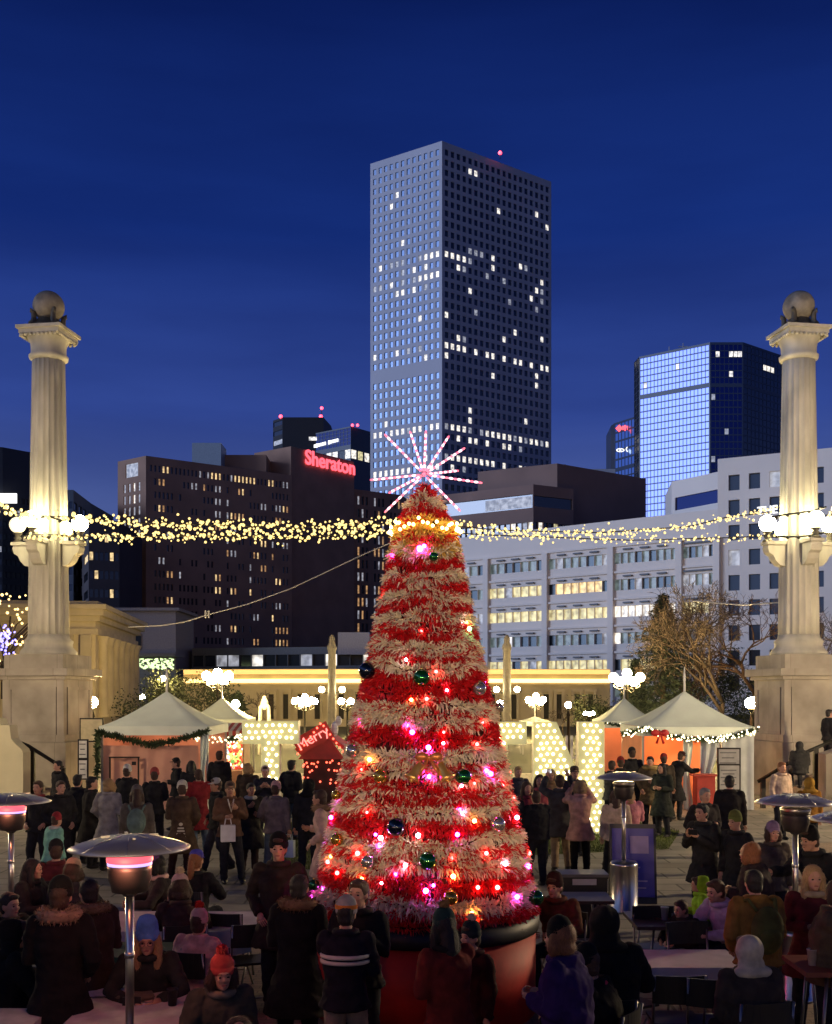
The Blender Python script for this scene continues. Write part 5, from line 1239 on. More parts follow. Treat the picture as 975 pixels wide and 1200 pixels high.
def hmesh(kind):
    if kind in HC: return HC[kind]
    b=MB()
    if kind=='short': b.ell((0,.022,.038),(.088,.100,.098),18,12); b.ell((0,.045,-.02),(.078,.068,.085),14,10); b.ell((0,-.055,.095),(.06,.04,.03),10,6)
    elif kind=='long':
        b.ell((0,.024,.036),(.092,.104,.102),18,12); 
        for s in(-1,1): b.tube([(s*.07,.0,.05),(s*.088,.005,-.06),(s*.085,-.01,-.17),(s*.08,-.03,-.26)],[.035,.038,.042,.02],8)
        b.tube([(0,.07,.05),(0,.085,-.06),(0,.10,-.17),(0,.10,-.27)],[.06,.075,.075,.04],10)
    elif kind=='bob':
        b.ell((0,.040,.032),(.102,.096,.104),18,12)
        for s in(-1,1): b.tube([(s*.07,.0,.05),(s*.095,-.005,-.04),(s*.085,-.015,-.11)],[.035,.045,.03],8)
        b.ell((0,.06,-.05),(.095,.07,.075),12,8)
    elif kind=='ponytail': b.ell((0,.020,.035),(.086,.100,.098),18,12); b.ell((0,.045,-.02),(.078,.068,.085),14,10); b.tube([(0,.09,.04),(0,.16,.0),(0,.17,-.12),(0,.15,-.28)],[.03,.042,.045,.015],8)
    elif kind in('beanie','pom'):
        b.lathe([(.090,.0),(.098,.02),(.098,.055),(.092,.06),(.094,.075),(.085,.115),(.060,.15),(.02,.17)],(0,.012,.012),20,rf=lambda a:1+.015*math.cos(a*20))
        if kind=='pom': b.ell((0,.015,.205),.045,10,8)
    elif kind=='tall': b.lathe([(.090,.0),(.100,.02),(.100,.065),(.092,.07),(.095,.10),(.085,.16),(.065,.20),(.03,.215)],(0,.012,.012),20,rf=lambda a:1+.02*math.cos(a*16))
    elif kind=='cap':
        b.lathe([(.088,.035),(.091,.06),(.085,.10),(.06,.135),(.01,.148)],(0,.012,.005),20); b.rings([[Vector((.07*math.cos(t_),-.07-yy*math.sin(t_),.05-zz_)) for t_ in [math.pi*k/8 for k in range(9)]] for yy,zz_ in((.0,0),(.085,.012),(.085,.018),(.0,.008))])
    elif kind=='hood':
        b.ell((0,.035,.02),(.112,.115,.130),20,12); b.ell((0,.085,.07),(.06,.075,.075),14,8); b.ell((0,.05,-.09),(.11,.09,.08),14,8); b.ell((0,.07,-.15),(.17,.10,.06),14,8)
    elif kind=='collar': b.add(*torus(.092,.034,20,8,(0,0,0),(1,1.05,1)),smooth=True)
    elif kind=='fur': b.add(*torus(.115,.055,22,9,(0,.01,0),(1.1,1.0,.9)),smooth=True)
    if kind=='hood' or kind in('short','long','bob','ponytail'):
        m=remesh(b,.011,2,.006 if kind!='hood' else .008,3)
        if kind!='hood':
            rnd=random.Random(5); ps=list(m.polygons); c=MB(); c.v=[tuple(v.co) for v in m.vertices]; c.f=[tuple(q.vertices) for q in ps]; c.m=[0]*len(ps); c.sm=[True]*len(ps)
            for i in range(1500 if kind in('long','bob','ponytail') else 800):
                q=rnd.choice(ps); n_=q.normal; ct=q.center; dn=Vector((rnd.gauss(0,.25),rnd.gauss(0,.25),-1)); dn=(dn-n_*dn.dot(n_)); 
                if kind=='short': dn=dn*.6+Vector((0,.3,0))
                dn=(dn.normalized()+n_*rnd.uniform(.10,.45)).normalized() if dn.length>.05 else n_; ln=rnd.uniform(.02,.055) if kind!='short' else rnd.uniform(.01,.025); sd=dn.cross(n_); sd=(sd.normalized() if sd.length>.05 else dn.orthogonal())*.0022
                if ct.y<-.05 and ct.z<.06: continue
                c.add([ct-sd,ct+sd,ct+dn*ln],[(0,1,2)])
            TRASH.append(m); m=c.mesh('hair',[])
        m.materials.append(lipm)
    elif kind=='fur':
        m_=b.mesh('x',[]); rnd=random.Random(4); c=MB(); c.v=list(b.v); c.f=list(b.f); c.m=list(b.m); c.sm=list(b.sm)
        for i in range(900):
            f=rnd.choice(b.f); q=sum((Vector(b.v[j]) for j in f),Vector())/len(f); n_=(q-Vector((q.x,q.y,0)).normalized()*.12); dv=Vector((rnd.gauss(0,1),rnd.gauss(0,1),rnd.gauss(0,1))).normalized(); dv=(dv+n_.normalized()).normalized(); s=dv.orthogonal().normalized()*.005
            c.add([q-s,q+s,q+dv*.035],[(0,1,2)])
        m=c.mesh('fur',lipm)
    else: m=b.mesh(kind,lipm)
    HC[kind]=m; return m
def torus(R_,r,n,m,c,sc):
    vs=[];fs=[]
    for i in range(n):
        a=2*math.pi*i/n
        for j in range(m):
            q=2*math.pi*j/m; vs.append(((R_+r*math.cos(q))*math.cos(a)*sc[0]+c[0],(R_+r*math.cos(q))*math.sin(a)*sc[1]+c[1],r*math.sin(q)*sc[2]+c[2]))
    for i in range(n):
        for j in range(m): fs.append((i*m+j,((i+1)%n)*m+j,((i+1)%n)*m+(j+1)%m,i*m+(j+1)%m))
    return vs,fs
def child(name,me,mt,par,loc=(0,0,0),M=None,sc=1,**kw):
    o=bpy.data.objects.new(name,me); C.objects.link(o); o.parent=par; o.location=loc
    if M is not None: o.rotation_euler=M.to_euler()
    if sc!=1: o.scale=(sc,)*3
    o.material_slots[0].link='OBJECT'; o.material_slots[0].material=mt; return tag(o,**kw)
PM={}
def faceparts():
    if 'eye' not in PM:
        b=MB(); b.ell((0,0,0),(.012,.006,.0075),10,6); PM['eye']=b.mesh('eye',eyem); b=MB(); b.ell((0,0,0),(.024,.008,.007),10,6); PM['mouth']=b.mesh('mouth',lipm); b=MB(); b.tube([(-.016,0,0),(0,-.002,.004),(.016,0,0)],.0035,5); PM['brow']=b.mesh('brow',eyem)
    return PM
HAIR={'black':(.012,.010,.010),'brown':(.06,.03,.018),'blond':(.42,.27,.12),'auburn':(.26,.10,.04),'grey':(.25,.24,.23)}
seats=[]
def person(px,yt,label,face=0,stance='stand',arms=('down','down'),lean=0,top='jacket',tc=(.02,.02,.022),bc=(.02,.02,.025),hair='short',hc='brown',hat=None,hatc=(.03,.03,.03),skin=0,H=1.72,d=None,near=False,scarf=None,fur=None,turn=0,shoe=None,extra=None,chair_label=None,pomc=None):
    pr_=random.Random(int(px*7+yt*13))
    if stance=='stand':
        stance=pr_.choice(['stand','stand2','stand3'])
        if not lean: lean=pr_.choice([0,0,4,7])
        face+=pr_.uniform(-14,14)
    p=pose(stance,arms,lean,near); ht0=(p['head'].z+.115+(.07 if hat in('beanie',) else .14 if hat in('pom','tall') else .03 if hat else 0)); s=H/1.75
    if d is None: d=F*(CH-ht0*s)/(yt-HY)
    o=bpy.data.objects.new('person',None); C.objects.link(o); o.empty_display_size=.1; o.location=(X(px,d),d,0); o.rotation_euler=(0,0,R(face)); o.scale=(s,s,s); tag(o,label,'person')
    # centre the head over px for leaning poses
    hv=Matrix.Rotation(R(face),3,'Z')@p['head']*s; o.location.x-=hv.x
    child('body',p['body'],skinc[skin],o)
    child('trousers',p['trousers'],cloth(bc),o)
    for m in p['shoes']: child('shoe',m,mat('shoe_tan',(.38,.22,.10),.6) if shoe=='tan' else shoem,o)
    child('coat' if top in('coat','parka') else 'jacket',top_mesh(p,top),cloth(tc),o)
    HM=p['HM']@Matrix.Rotation(R(turn),3,'Z'); hd=p['head']
    if hair: child('hair',hmesh(hair),mat('hair_'+hc,HAIR[hc],.6,var=.3,scale=30,stretch=(6,6,1),bump=.5),o,hd,HM)
    if hat: 
        hm=child('hood' if hat=='hood' else 'hat',hmesh(hat if hat!='pom' else 'beanie'),cloth(hatc),o,hd+(p['HM']@Vector((0,.03,0)) if hat=='hood' else Vector((0,0,0))),HM)
        if hat=='pom': child('pompom',pomm(),cloth(pomc or hatc),hm,(0,.015,.20))
    fp=faceparts()
    for sx in(-1,1): child('eye',fp['eye'],eyem,o,hd+HM@Vector((sx*.033,-.0905,.008)),HM); child('eyebrow',fp['brow'],mat('hair_'+hc,HAIR[hc],.6),o,hd+HM@Vector((sx*.034,-.098,.034)),HM)
    child('mouth',fp['mouth'],lipm,o,hd+HM@Vector((0,-.098,-.056)),HM)
    child('collar',hmesh('collar'),cloth(scarf or tc),o,p['neck']+Vector((0,-.005,.005)),p['HM'])
    if fur: child('fur_trim',hmesh('fur'),cloth(fur),o,p['neck']+Vector((0,.0,.02)),p['HM'])
    if stance=='sit':
        seats.append((o.location.x,o.location.y,R(face),chair_label or ('chair under the '+' '.join(label.split()[:12]))))
    o['_p']=0; del o['_p']
    return o,p,s
def pomm():
    if 'pom' not in PM:
        b=MB(); b.ell((0,0,0),.038,10,8); rnd=random.Random(2)
        for i in range(300): dv=Vector((rnd.gauss(0,1),rnd.gauss(0,1),rnd.gauss(0,1))).normalized(); s=dv.orthogonal().normalized()*.006; b.add([dv*.03-s,dv*.03+s,dv*.056],[(0,1,2)])
        PM['pom']=b.mesh('pompom',lipm)
    return PM['pom']
def wpos(o,v): return o.matrix_basis@Vector(v)
def held(kind,o,p,which,label,cat,col=(.8,.8,.8),off=(0,0,0)):
    """a thing held in the hand: own top-level object"""
    w_=p['wr'][which]; e_=p['elb'][which]; h_=w_+(w_-e_).normalized()*.07+Vector(off); M4=Matrix.LocRotScale(o.location,o.rotation_euler,o.scale); q=M4@h_
    t=empty(kind,q,label,cat,rz=o.rotation_euler.z); return t
BK=mat('phone_black',(.01,.01,.012),.3,var=0)
def phone(o,p,which,label,lit=True):
    t=held('phone',o,p,which,label,'phone',off=(0,-.03,.03)); b=MB(); b.box(0,0,0,.15,.012,.075); b.build('case',BK,t); b=MB(); b.box(0,.008,0,.14,.004,.065); b.build('screen',mat('phone_screen',emit=(.85,.92,1),es=2.0,var=0,sample=False) if lit else BK,t)
def cup(x,y,z,label,col=(.75,.72,.68),r=.04,h=.11):
    t=empty('paper_cup',(x,y,z),label,'cup'); b=MB(); b.lathe([(r*.75,0),(r,h),(r*1.06,h),(r*1.06,h+.006),(r*.93,h+.006),(r*.9,h-.01)],n=18); b.build('cup_body',mat('cup_%d'%int(col[0]*100),col,.5,var=0),t)
def bag(o,p,which,label,col,w_=.26,h_=.32):
    t=held('shopping_bag',o,p,which,label,'bag',off=(0,0,-.02)); m=mat('bag_%d_%d'%(int(col[0]*99),int(col[2]*99)),col,.5,var=.15); b=MB(); b.box(0,0,-h_/2-.12,w_,.12,h_); b.build('bag_body',m,t); b=MB()
    for y in(-.04,.04): b.tube([(-.06,y,-.13),(-.04,y,-.01),(.04,y,-.01),(.06,y,-.13)],.005,5)
    b.build('strap',m,t)
def backpack(o,p,label,col):
    M4=Matrix.LocRotScale(o.location,o.rotation_euler,o.scale); t=empty('backpack',M4@(p['pel']+p['LM']@Vector((0,.20,.27))),label,'backpack',rz=o.rotation_euler.z); b=MB(); b.ell((0,.02,0),(.155,.09,.22),18,12); m=cloth(col); b.build('pack',m,t)
    b=MB(); b.ell((0,.085,-.06),(.11,.05,.10),14,8); b.build('pocket',m,t)
    for s in(-1,1): b=MB(); b.tube([(s*.09,0,.17),(s*.13,-.10,.26),(s*.14,-.24,.22),(s*.13,-.33,.10)],.018,6); b.build('strap',m,t)
K=(.018,.018,.02)
# ---- crowd on the left
person(45,905,'person in dark jacket with rosy scarf behind the left edge heater',-20,arms=('pocket','pocket'),scarf=(.35,.06,.06),hc='brown',d=20)
person(72,901,'dark clothed person beside the left pedestal wall, brown hair',25,arms=('pocket','pocket'),d=20)
person(68,880,'person in black jacket right below the left handrail, furthest back there',-30,arms=('down','pocket'),d=26,hc='black')
person(65,927,'child in mint green jacket and dark red beanie',150,top='jacket',tc=(.22,.50,.38),hat='beanie',hatc=(.30,.03,.04),H=1.38,d=17.6,scarf=(.5,.5,.45),bc=(.03,.04,.05))
person(108,901,'person in long black coat with black hair seen from the side',100,top='coat',hc='black',arms=('pocket','pocket'),d=21)
person(90,905,'stocky person in black jacket beside the long black coat',170,hc='black',d=21.5,arms=('hold','hold'))
person(128,898,'person in long grey coat and hair bun',165,top='coat',tc=(.26,.25,.25),hair='bob',hc='blond',arms=('hold','pocket'),d=20.5)
person(149,889,'person in black jacket with white knit cap before the pink tent',180,hat='beanie',hatc=(.62,.60,.55),arms=('hold','hold'),d=24)
o,p,s=person(160,909,'woman with grey beanie carrying a teal backpack',180,top='parka',tc=(.10,.09,.08),hat='beanie',hatc=(.12,.11,.11),hair='long',hc='brown',bc=(.10,.05,.03),d=18.6); backpack(o,p,'teal backpack worn by the woman in the grey beanie',(.13,.20,.18))
person(181,890,'person in black jacket with red and white knit hat',175,hat='beanie',hatc=(.42,.08,.07),arms=('hold','down'),d=23)
person(206,878,'tall person in black peaked cap standing against the pink tent',-70,hat='cap',hatc=(.02,.02,.02),d=27,arms=('hold','hold'))
person(223,884,'woman with long black hair facing away by the pink tent',200,hair='long',hc='black',d=26)
o,p,s=person(212,907,'person in long brown coat with white ribbed print and white beanie',180,top='coat',tc=(.075,.05,.035),hat='beanie',hatc=(.62,.60,.50),bc=(.04,.02,.02),arms=('pocket','hold'),d=19.6)
b=MB(); 
for k in range(4): b.box(0,.172,p['pel'].z-.12+.05*k,.17-.02*k,.012,.028)
b.ell((0,.172,p['pel'].z+.10),(.035,.01,.03)); b.build('white_print',mat('print_white',(.6,.58,.5)),o)
person(232,893,'person in knee length dark red coat among the left crowd',190,top='coat',tc=(.30,.03,.03),bc=(.10,.14,.20),hc='brown',d=23,arms=('phone','hold'))
person(253,906,'man in dark jacket and black and white cap turned to his left',-60,stance='walk',hat='cap',hatc=(.35,.35,.35),arms=('pocket','down'),bc=(.03,.03,.05),d=20.5,skin=1)
person(257,873,'broad dark figure in front of the ornament stall',185,d=28,H=1.85)
o,p,s=person(270,914,'man with tan cap and lanyard holding a white sign bag facing camera',12,top='jacket',tc=(.12,.065,.04),hat='cap',hatc=(.20,.14,.09),arms=('hold','phone'),skin=1,d=19.3,H=1.75,hc='brown')
b=MB(); b.tube([(-.05,-.13,p['neck'].z),(-.03,-.175,p['neck'].z-.1),(0,-.185,p['neck'].z-.22),(.03,-.175,p['neck'].z-.1),(.05,-.13,p['neck'].z)],.012,5); b.build('lanyard',mat('print_white'),o)
bag(o,p,0,'white paper bag held by the man with lanyard',(.62,.62,.66),.24,.28)
person(295,912,'woman in black knee coat with tan boots and white scarf ends',20,top='coat',tc=(.025,.024,.024),hair='short',hc='black',arms=('phone','hold'),shoe='tan',bc=(.05,.03,.025),skin=1,d=20.3,H=1.66,scarf=(.5,.48,.42))
o,p,s=person(323,908,'person in pink beanie, grey jacket and blue jeans near the letter T',175,tc=(.15,.12,.13),bc=(.10,.14,.19),hat='beanie',hatc=(.62,.36,.34),arms=('down','pocket'),d=20.0,H=1.68); bag(o,p,0,'light blue shopping bag hanging from the hand of the pink beanie person',(.45,.58,.72),.2,.3)
person(291,876,'blond person in dark coat in front of the letter T',170,top='coat',hair='bob',hc='blond',d=25,tc=(.05,.035,.025))
person(311,887,'person with pale pink cap and glasses below the letter T',10,hat='cap',hatc=(.6,.42,.38),tc=(.03,.03,.04),d=24,arms=('phone','phone'))
person(342,874,'man in black jacket and jeans right of the letter T',160,bc=(.07,.10,.14),hc='black',d=25.0,H=1.8,arms=('hold','pocket'))
o,p,s=person(374,915,'brown haired man in a long cream pink coat with fur collar left of the tree',-110,top='coat',tc=(.60,.40,.32),fur=(.26,.17,.10),d=17.0,bc=(.10,.05,.04),hc='brown',arms=('hold','pocket'),H=1.82)
person(362,905,'dark cloaked figure with black umbrella like hood left of the pink coat',170,hat='hood',hatc=(.012,.012,.012),d=20.0,H=1.75)
# ---- seated foreground, left
person(40,1010,'dark haired woman in black seen in profile at the left',80,'sit',('table','table'),5,top='puffer',hair='long',hc='black',near=True,turn=10,d=13.2)
person(82,1008,'seated person in beige beanie with back to us at the left',175,'sit',('table','table'),8,top='puffer',tc=(.03,.03,.035),hat='beanie',hatc=(.38,.28,.21),hair='bob',near=True,d=12.9)
person(63,995,'person in dark red jacket and black hat behind the beige beanie',200,'sit',('table','table'),5,tc=(.14,.03,.03),hat='beanie',hatc=(.02,.02,.02),d=14.6)
person(182,1017,'woman in red and navy cap with cream scarf laughing at the back table',-75,'sit',('table','table'),8,tc=(.05,.04,.035),hat='cap',hatc=(.12,.06,.18),scarf=(.75,.52,.42),hair='bob',hc='black',near=True,d=13.6)
person(229,1015,'woman in bright blue cap with long brown ponytail',165,'sit',('table','table'),5,hat='cap',hatc=(.06,.06,.42),hair='ponytail',hc='auburn',near=True,d=13.8)
person(207,1036,'seated person in pale pink pompom beanie and brown jacket',-160,'sit',('table','chin'),12,tc=(.06,.035,.03),hat='pom',hatc=(.60,.40,.38),hair='bob',hc='brown',near=True,d=11.8,pomc=(.6,.5,.38))
o,p,s=person(180,1076,'long haired blond woman in bright blue beanie looking at her phone',8,'sit',('table','table'),16,top='jacket',tc=(.035,.035,.03),hat='tall',hatc=(.10,.24,.62),hair='long',hc='blond',near=True,d=9.7,H=1.74)
b=MB()
for sx in(-1,1): b.add(*torus(.021,.003,14,5,(0,0,0),(1,1,1)),smooth=True) if False else b.tube([(sx*.033+.024*math.cos(a),-.112,.008+.02*math.sin(a)) for a in [k*math.pi/6 for k in range(13)]],.0028,5)
g=b.build('glasses',mat('glasses_red',(.10,.02,.02),.3,var=0),o); g.location=p['head']; g.rotation_euler=p['HM'].to_euler()
phone(o,p,0,'phone in the hand of the blue beanie woman',False)
person(232,1072,'child in pink and white fleece with cream hat and red pompom',160,'sit',('table','table'),5,top='puffer',tc=(.60,.36,.34),hat='pom',hatc=(.62,.42,.38),pomc=(.6,.04,.03),near=True,d=10.6,H=1.55)
person(264,1112,'person in red patterned pompom hat and olive coat low in the foreground',20,'sit',('table','hold'),10,top='puffer',tc=(.06,.06,.045),hat='pom',hatc=(.50,.07,.06),near=True,d=8.6,hair='bob',hc='brown',scarf=(.20,.18,.13),H=1.66,fur=None)
person(283,1168,'brown haired child at the bottom edge left of centre',10,'sit',('hold','hold'),8,tc=(.05,.045,.04),near=True,hair='bob',hc='brown',d=7.2,H=1.58)
person(70,1040,'large standing figure in black coat and hat with cream fur collar, bottom left',195,top='coat',tc=(.012,.011,.011),hat='beanie',hatc=(.012,.012,.014),fur=(.30,.22,.15),near=True,d=9.0,arms=('pocket','hold'),H=1.76)
person(100,1062,'dark figure with fur trimmed coat beside the large black coat',-150,top='coat',tc=(.035,.025,.02),hc='black',fur=(.16,.12,.08),near=True,d=9.7,arms=('hold','hold'),H=1.66)
person(14,1045,'dark seated figure at the left edge',60,'sit',('table','table'),5,top='puffer',tc=(.012,.012,.014),hc='black',near=True,d=11)
person(20,1095,'dark hooded seated figure at the lower left edge',120,'sit',('table','table'),8,top='puffer',tc=(.014,.012,.012),hat='hood',hatc=(.012,.01,.01),near=True,d=9.6)
# ---- around the base of the tree
person(327,985,'bearded man in black beanie and dark padded coat left of the tree base',15,top='parka',tc=(.035,.025,.02),hat='beanie',hatc=(.012,.012,.012),near=True,d=11.6,arms=('pocket','pocket'),H=1.80,skin=0)
person(350,1022,'person in black coat with brown fur hood in front of the bearded man',175,top='coat',tc=(.012,.011,.011),fur=(.20,.12,.07),near=True,d=9.8,hair='short',hc='black',H=1.68,arms=('hold','hold'))
o,p,s=person(420,1033,'brown haired man behind the striped hat before the drum',-30,top='jacket',tc=(.02,.018,.018),near=True,d=9.5,hair='short',hc='brown',H=1.70,arms=('phone','phone'))
o,p,s=person(405,1056,'person in navy and orange striped beanie and black jacket with white stripes',185,top='jacket',tc=(.012,.012,.02),hat='beanie',hatc=(.30,.28,.30),near=True,d=9.0,H=1.60,hair='short',hc='black',arms=('hold','reach'),bc=(.28,.22,.17))
b=MB(); b.lathe([(.1015,.045),(.103,.05),(.103,.075),(.1,.08)],(0,.012,.012),20); g=b.build('hat_stripe',cloth((.55,.18,.03)),o); g.location=p['head']; g.rotation_euler=p['HM'].to_euler()
b=MB(); 
for k in range(2): b.lathe([(.222,p['pel'].z+.30+.05*k),(.225,p['pel'].z+.325+.05*k)],n=24,rf=lambda a:1-.27*abs(math.sin(a))**1.5)
b.build('white_stripes',mat('print_white'),o)
person(520,1062,'woman in dark green pompom beanie with a black scarf in front of the red drum',-150,top='jacket',tc=(.16,.02,.015),hat='pom',hatc=(.02,.05,.045),pomc=(.22,.13,.07),hair='long',hc='black',near=True,d=8.4,H=1.62,arms=('reach','hold'),scarf=(.015,.014,.014))
person(551,1085,'child with a white pompom hat hidden behind the green beanie woman',-60,hat='pom',hatc=(.02,.03,.03),pomc=(.55,.48,.42),near=True,d=9.0,H=1.42,tc=(.05,.01,.01))
person(648,1018,'person in dark hat and brown jacket sitting just right of the tree',-30,'sit',('table','table'),10,tc=(.12,.045,.02),hat='beanie',hatc=(.03,.012,.012),near=True,d=12.2)
person(655,1098,'person in black beanie and purple coat seen from behind right of the drum',-130,top='puffer',tc=(.035,.015,.10),hat='beanie',hatc=(.01,.01,.01),near=True,d=7.9,H=1.66,hair='bob',hc='auburn',arms=('hold','hold'))
person(712,1062,'large black hooded figure in the lower right centre',175,'sit',('table','table'),10,top='puffer',tc=(.009,.009,.009),hat='hood',hatc=(.009,.009,.009),near=True,d=9.0,H=2.0)
person(688,1090,'dark figure with a bright pink scarf between purple coat and black hood',-120,'sit',('table','table'),10,top='puffer',tc=(.012,.010,.010),hat='beanie',hatc=(.012,.012,.012),scarf=(.5,.04,.10),near=True,d=8.6,H=1.7)
# ---- crowd right of the tree
person(607,884,'person with reddish lit face beside the letter right of the tree',10,d=24,tc=(.05,.05,.07),hc='blond',hair='short')
person(617,905,'woman with long dark hair in red lit top behind the tree edge',20,hair='long',hc='brown',tc=(.30,.05,.06),d=20)
person(632,899,'smiling woman with long hair before the left stem of the letter N',5,hair='long',hc='brown',tc=(.5,.12,.12),d=21.5,arms=('hold','hold'))
o,p,s=person(656,902,'person in dark coat and khaki trousers holding a phone up to the letter N',180,top='parka',tc=(.05,.05,.055),bc=(.27,.20,.13),arms=('high','high'),d=20.6,H=1.78,hc='brown'); phone(o,p,1,'bright phone held up before the letter N')
person(645,905,'blond person standing behind the raised phone',0,d=23.2,hair='long',hc='blond',tc=(.35,.22,.10))
person(673,890,'man in peaked cap facing us in front of the letter N',5,hat='cap',hatc=(.10,.08,.06),d=22.6,H=1.80,tc=(.05,.04,.05),arms=('hold','hold'))
person(680,905,'blond woman in pink jacket, brown skirt and black tights by the letter N',165,top='parka',tc=(.52,.30,.24),bc=(.015,.012,.012),hair='bob',hc='blond',d=20.3,H=1.70,arms=('up','up'))
person(596,925,'dark coated person half hidden by the right side of the tree',180,top='puffer',d=19,tc=(.02,.02,.025))
person(628,925,'child in black jacket beside the tree holding small lights',-160,top='puffer',tc=(.015,.015,.018),d=19.0,H=1.62,arms=('reach','hold'),hc='brown')
person(728,884,'person with dark jacket and red hat by the small right tent',170,hat='beanie',hatc=(.25,.03,.03),d=27,arms=('pocket','hold'))
person(741,870,'tall dark figure with knit hat in front of the small right tent',185,hat='beanie',hatc=(.03,.03,.03),d=29,H=1.85)
person(718,888,'dark clothed person left of the tall knit hat figure',160,d=26)
o,p,s=person(761,878,'man in olive parka beside the large right tent',-30,top='parka',tc=(.16,.12,.06),fur=(.40,.30,.12),hc='black',d=26.5,H=1.80,arms=('pocket','hold'))
person(775,894,'woman in long black coat facing left by the large right tent',-50,top='coat',hair='long',hc='black',tc=(.03,.035,.028),d=25.6,H=1.68,arms=('hold','hold'))
person(779,878,'person in dark red beanie at the tent counter',160,hat='beanie',hatc=(.25,.03,.03),d=28.5,tc=(.05,.04,.03))
person(800,880,'man in long black coat leaning on the red tent counter',120,top='coat',lean=15,arms=('reach','reach'),d=29,hat='cap',hatc=(.05,.02,.02),H=1.8)
person(738,922,'blond woman in pink top hidden behind the heater and blue sign',170,tc=(.62,.25,.28),hair='long',hc='blond',d=19.5,H=1.65,arms=('phone','phone'))
person(722,925,'woman in cream top left of the heater behind the blue sign',160,tc=(.55,.42,.30),hair='long',hc='brown',bc=(.02,.02,.02),d=19.2,H=1.62)
person(826,917,'grey haired man in dark jacket facing camera on the right',5,hc='grey',tc=(.03,.025,.025),d=18.2,H=1.74,arms=('pocket','hold'))
person(857,903,'man in black jacket turned away before the grey tent curtain',170,hc='black',d=20.2,H=1.80,tc=(.018,.016,.016))
o,p,s=person(821,938,'dark haired man in black coat showing a bright phone',-40,top='parka',tc=(.022,.020,.022),hc='black',near=True,d=15.6,H=1.75,arms=('phone','phone')); phone(o,p,1,'bright phone of the dark haired man on the right')
person(860,949,'person in olive green beanie and black coat looking left',-55,top='parka',tc=(.022,.02,.02),hat='beanie',hatc=(.14,.16,.04),near=True,d=15.2,H=1.66,hair=None)
person(818,988,'child in neon green jacket and hood running left',-100,'walk',('hold','side'),10,top='puffer',tc=(.28,.58,.03),hat='hood',hatc=(.22,.42,.02),near=True,d=12.6,H=1.22)
person(916,898,'orange haired person at the foot of the right handrail',10,hair='short',hc='auburn',tc=(.5,.38,.3),d=25,H=1.75)
o,p,s=person(938,888,'dark hooded person sitting on the right stone steps',180,'sit',('hold','hold'),8,top='puffer',tc=(.03,.03,.03),hat='hood',hatc=(.03,.03,.03),d=31.0); seats.pop(); o.location.z=.62
o,p,s=person(972,866,'dark figure standing high on the steps at the right edge',120,top='jacket',tc=(.02,.02,.02),d=33,hc='black'); o.location.z=1.1
person(948,915,'person in mustard hood behind the right heater',170,tc=(.25,.12,.02),hat='hood',hatc=(.35,.20,.03),d=22,H=1.62)
person(905,976,'person in lavender hood facing camera on the right',0,top='jacket',tc=(.10,.08,.06),hat='beanie',hatc=(.22,.15,.26),hair='bob',hc='brown',near=True,d=14.4,H=1.60)
person(945,975,'man in black beanie leaning over on the right',-60,top='parka',tc=(.014,.014,.016),hat='beanie',hatc=(.012,.012,.012),lean=15,near=True,d=12.6,H=1.80,hair='short',arms=('reach','hold'))
person(880,994,'auburn bobbed woman in brown fur collared coat seen from behind',-115,top='puffer',tc=(.045,.03,.028),hair='bob',hc='auburn',near=True,d=12.0,H=1.68,arms=('hold','hold'))
o,p,s=person(887,1034,'man in mustard jacket with short black hair seen from behind',-165,top='puffer',tc=(.30,.15,.03),hair='short',hc='black',near=True,d=10.2,H=1.66,arms=('hold','pocket'),bc=(.03,.03,.03)); backpack(o,p,'olive backpack on the mustard jacket man',(.13,.12,.03))
person(950,1020,'smiling blond woman with beige scarf and maroon coat at the right edge',-10,top='parka',tc=(.11,.018,.02),scarf=(.42,.33,.20),hair='long',hc='blond',near=True,d=10.6,H=1.66,arms=('hold','hold'))
person(982,1036,'brown coated arm and shoulder of a person cut by the right edge',60,top='puffer',tc=(.13,.08,.04),hc='brown',near=True,d=9.5,H=1.70,arms=('reach','reach'))
person(880,1108,'seated person in cream white hood seen from behind at the lower right',-170,'sit',('hold','hold'),8,top='puffer',tc=(.06,.045,.035),hat='hood',hatc=(.62,.55,.40),near=True,d=8.9,H=1.72)
person(834,1030,'seated person with dark hair and lavender sleeve leaning on the dark table',-60,'sit',('table','table'),22,top='jacket',tc=(.42,.34,.48),hc='brown',near=True,d=12.2)
person(795,1048,'dark haired child bending at the dark table on the right',-60,'sit',('table','table'),20,top='jacket',tc=(.03,.02,.02),hc='brown',near=True,d=12.4,H=1.35)
for x,y,rz,lab in seats: chair(x-.0+math.sin(rz)*-.0,y+.0,rz,lab[:200])
def pc(px,yt,rz,label): d=F*(CH-.88)/(yt-HY); chair(X(px,d),d,R(rz),label)
pc(245,1105,180,'empty black folding chair beside the pink fleece child')
pc(292,1078,200,'empty black folding chair left of the bearded man'); pc(268,1066,170,'empty black folding chair beyond the long lilac table')
pc(790,1136,180,'empty black folding chair tucked before the white covered table'); pc(835,1140,170,'empty black folding chair beside the cream hood at the white table')
pc(815,1085,10,'empty black folding chair behind the white covered table on the right'); pc(735,1120,120,'empty black folding chair turned aside near the black hooded figure')
pc(770,1066,0,'empty black folding chair behind the dark bare table')
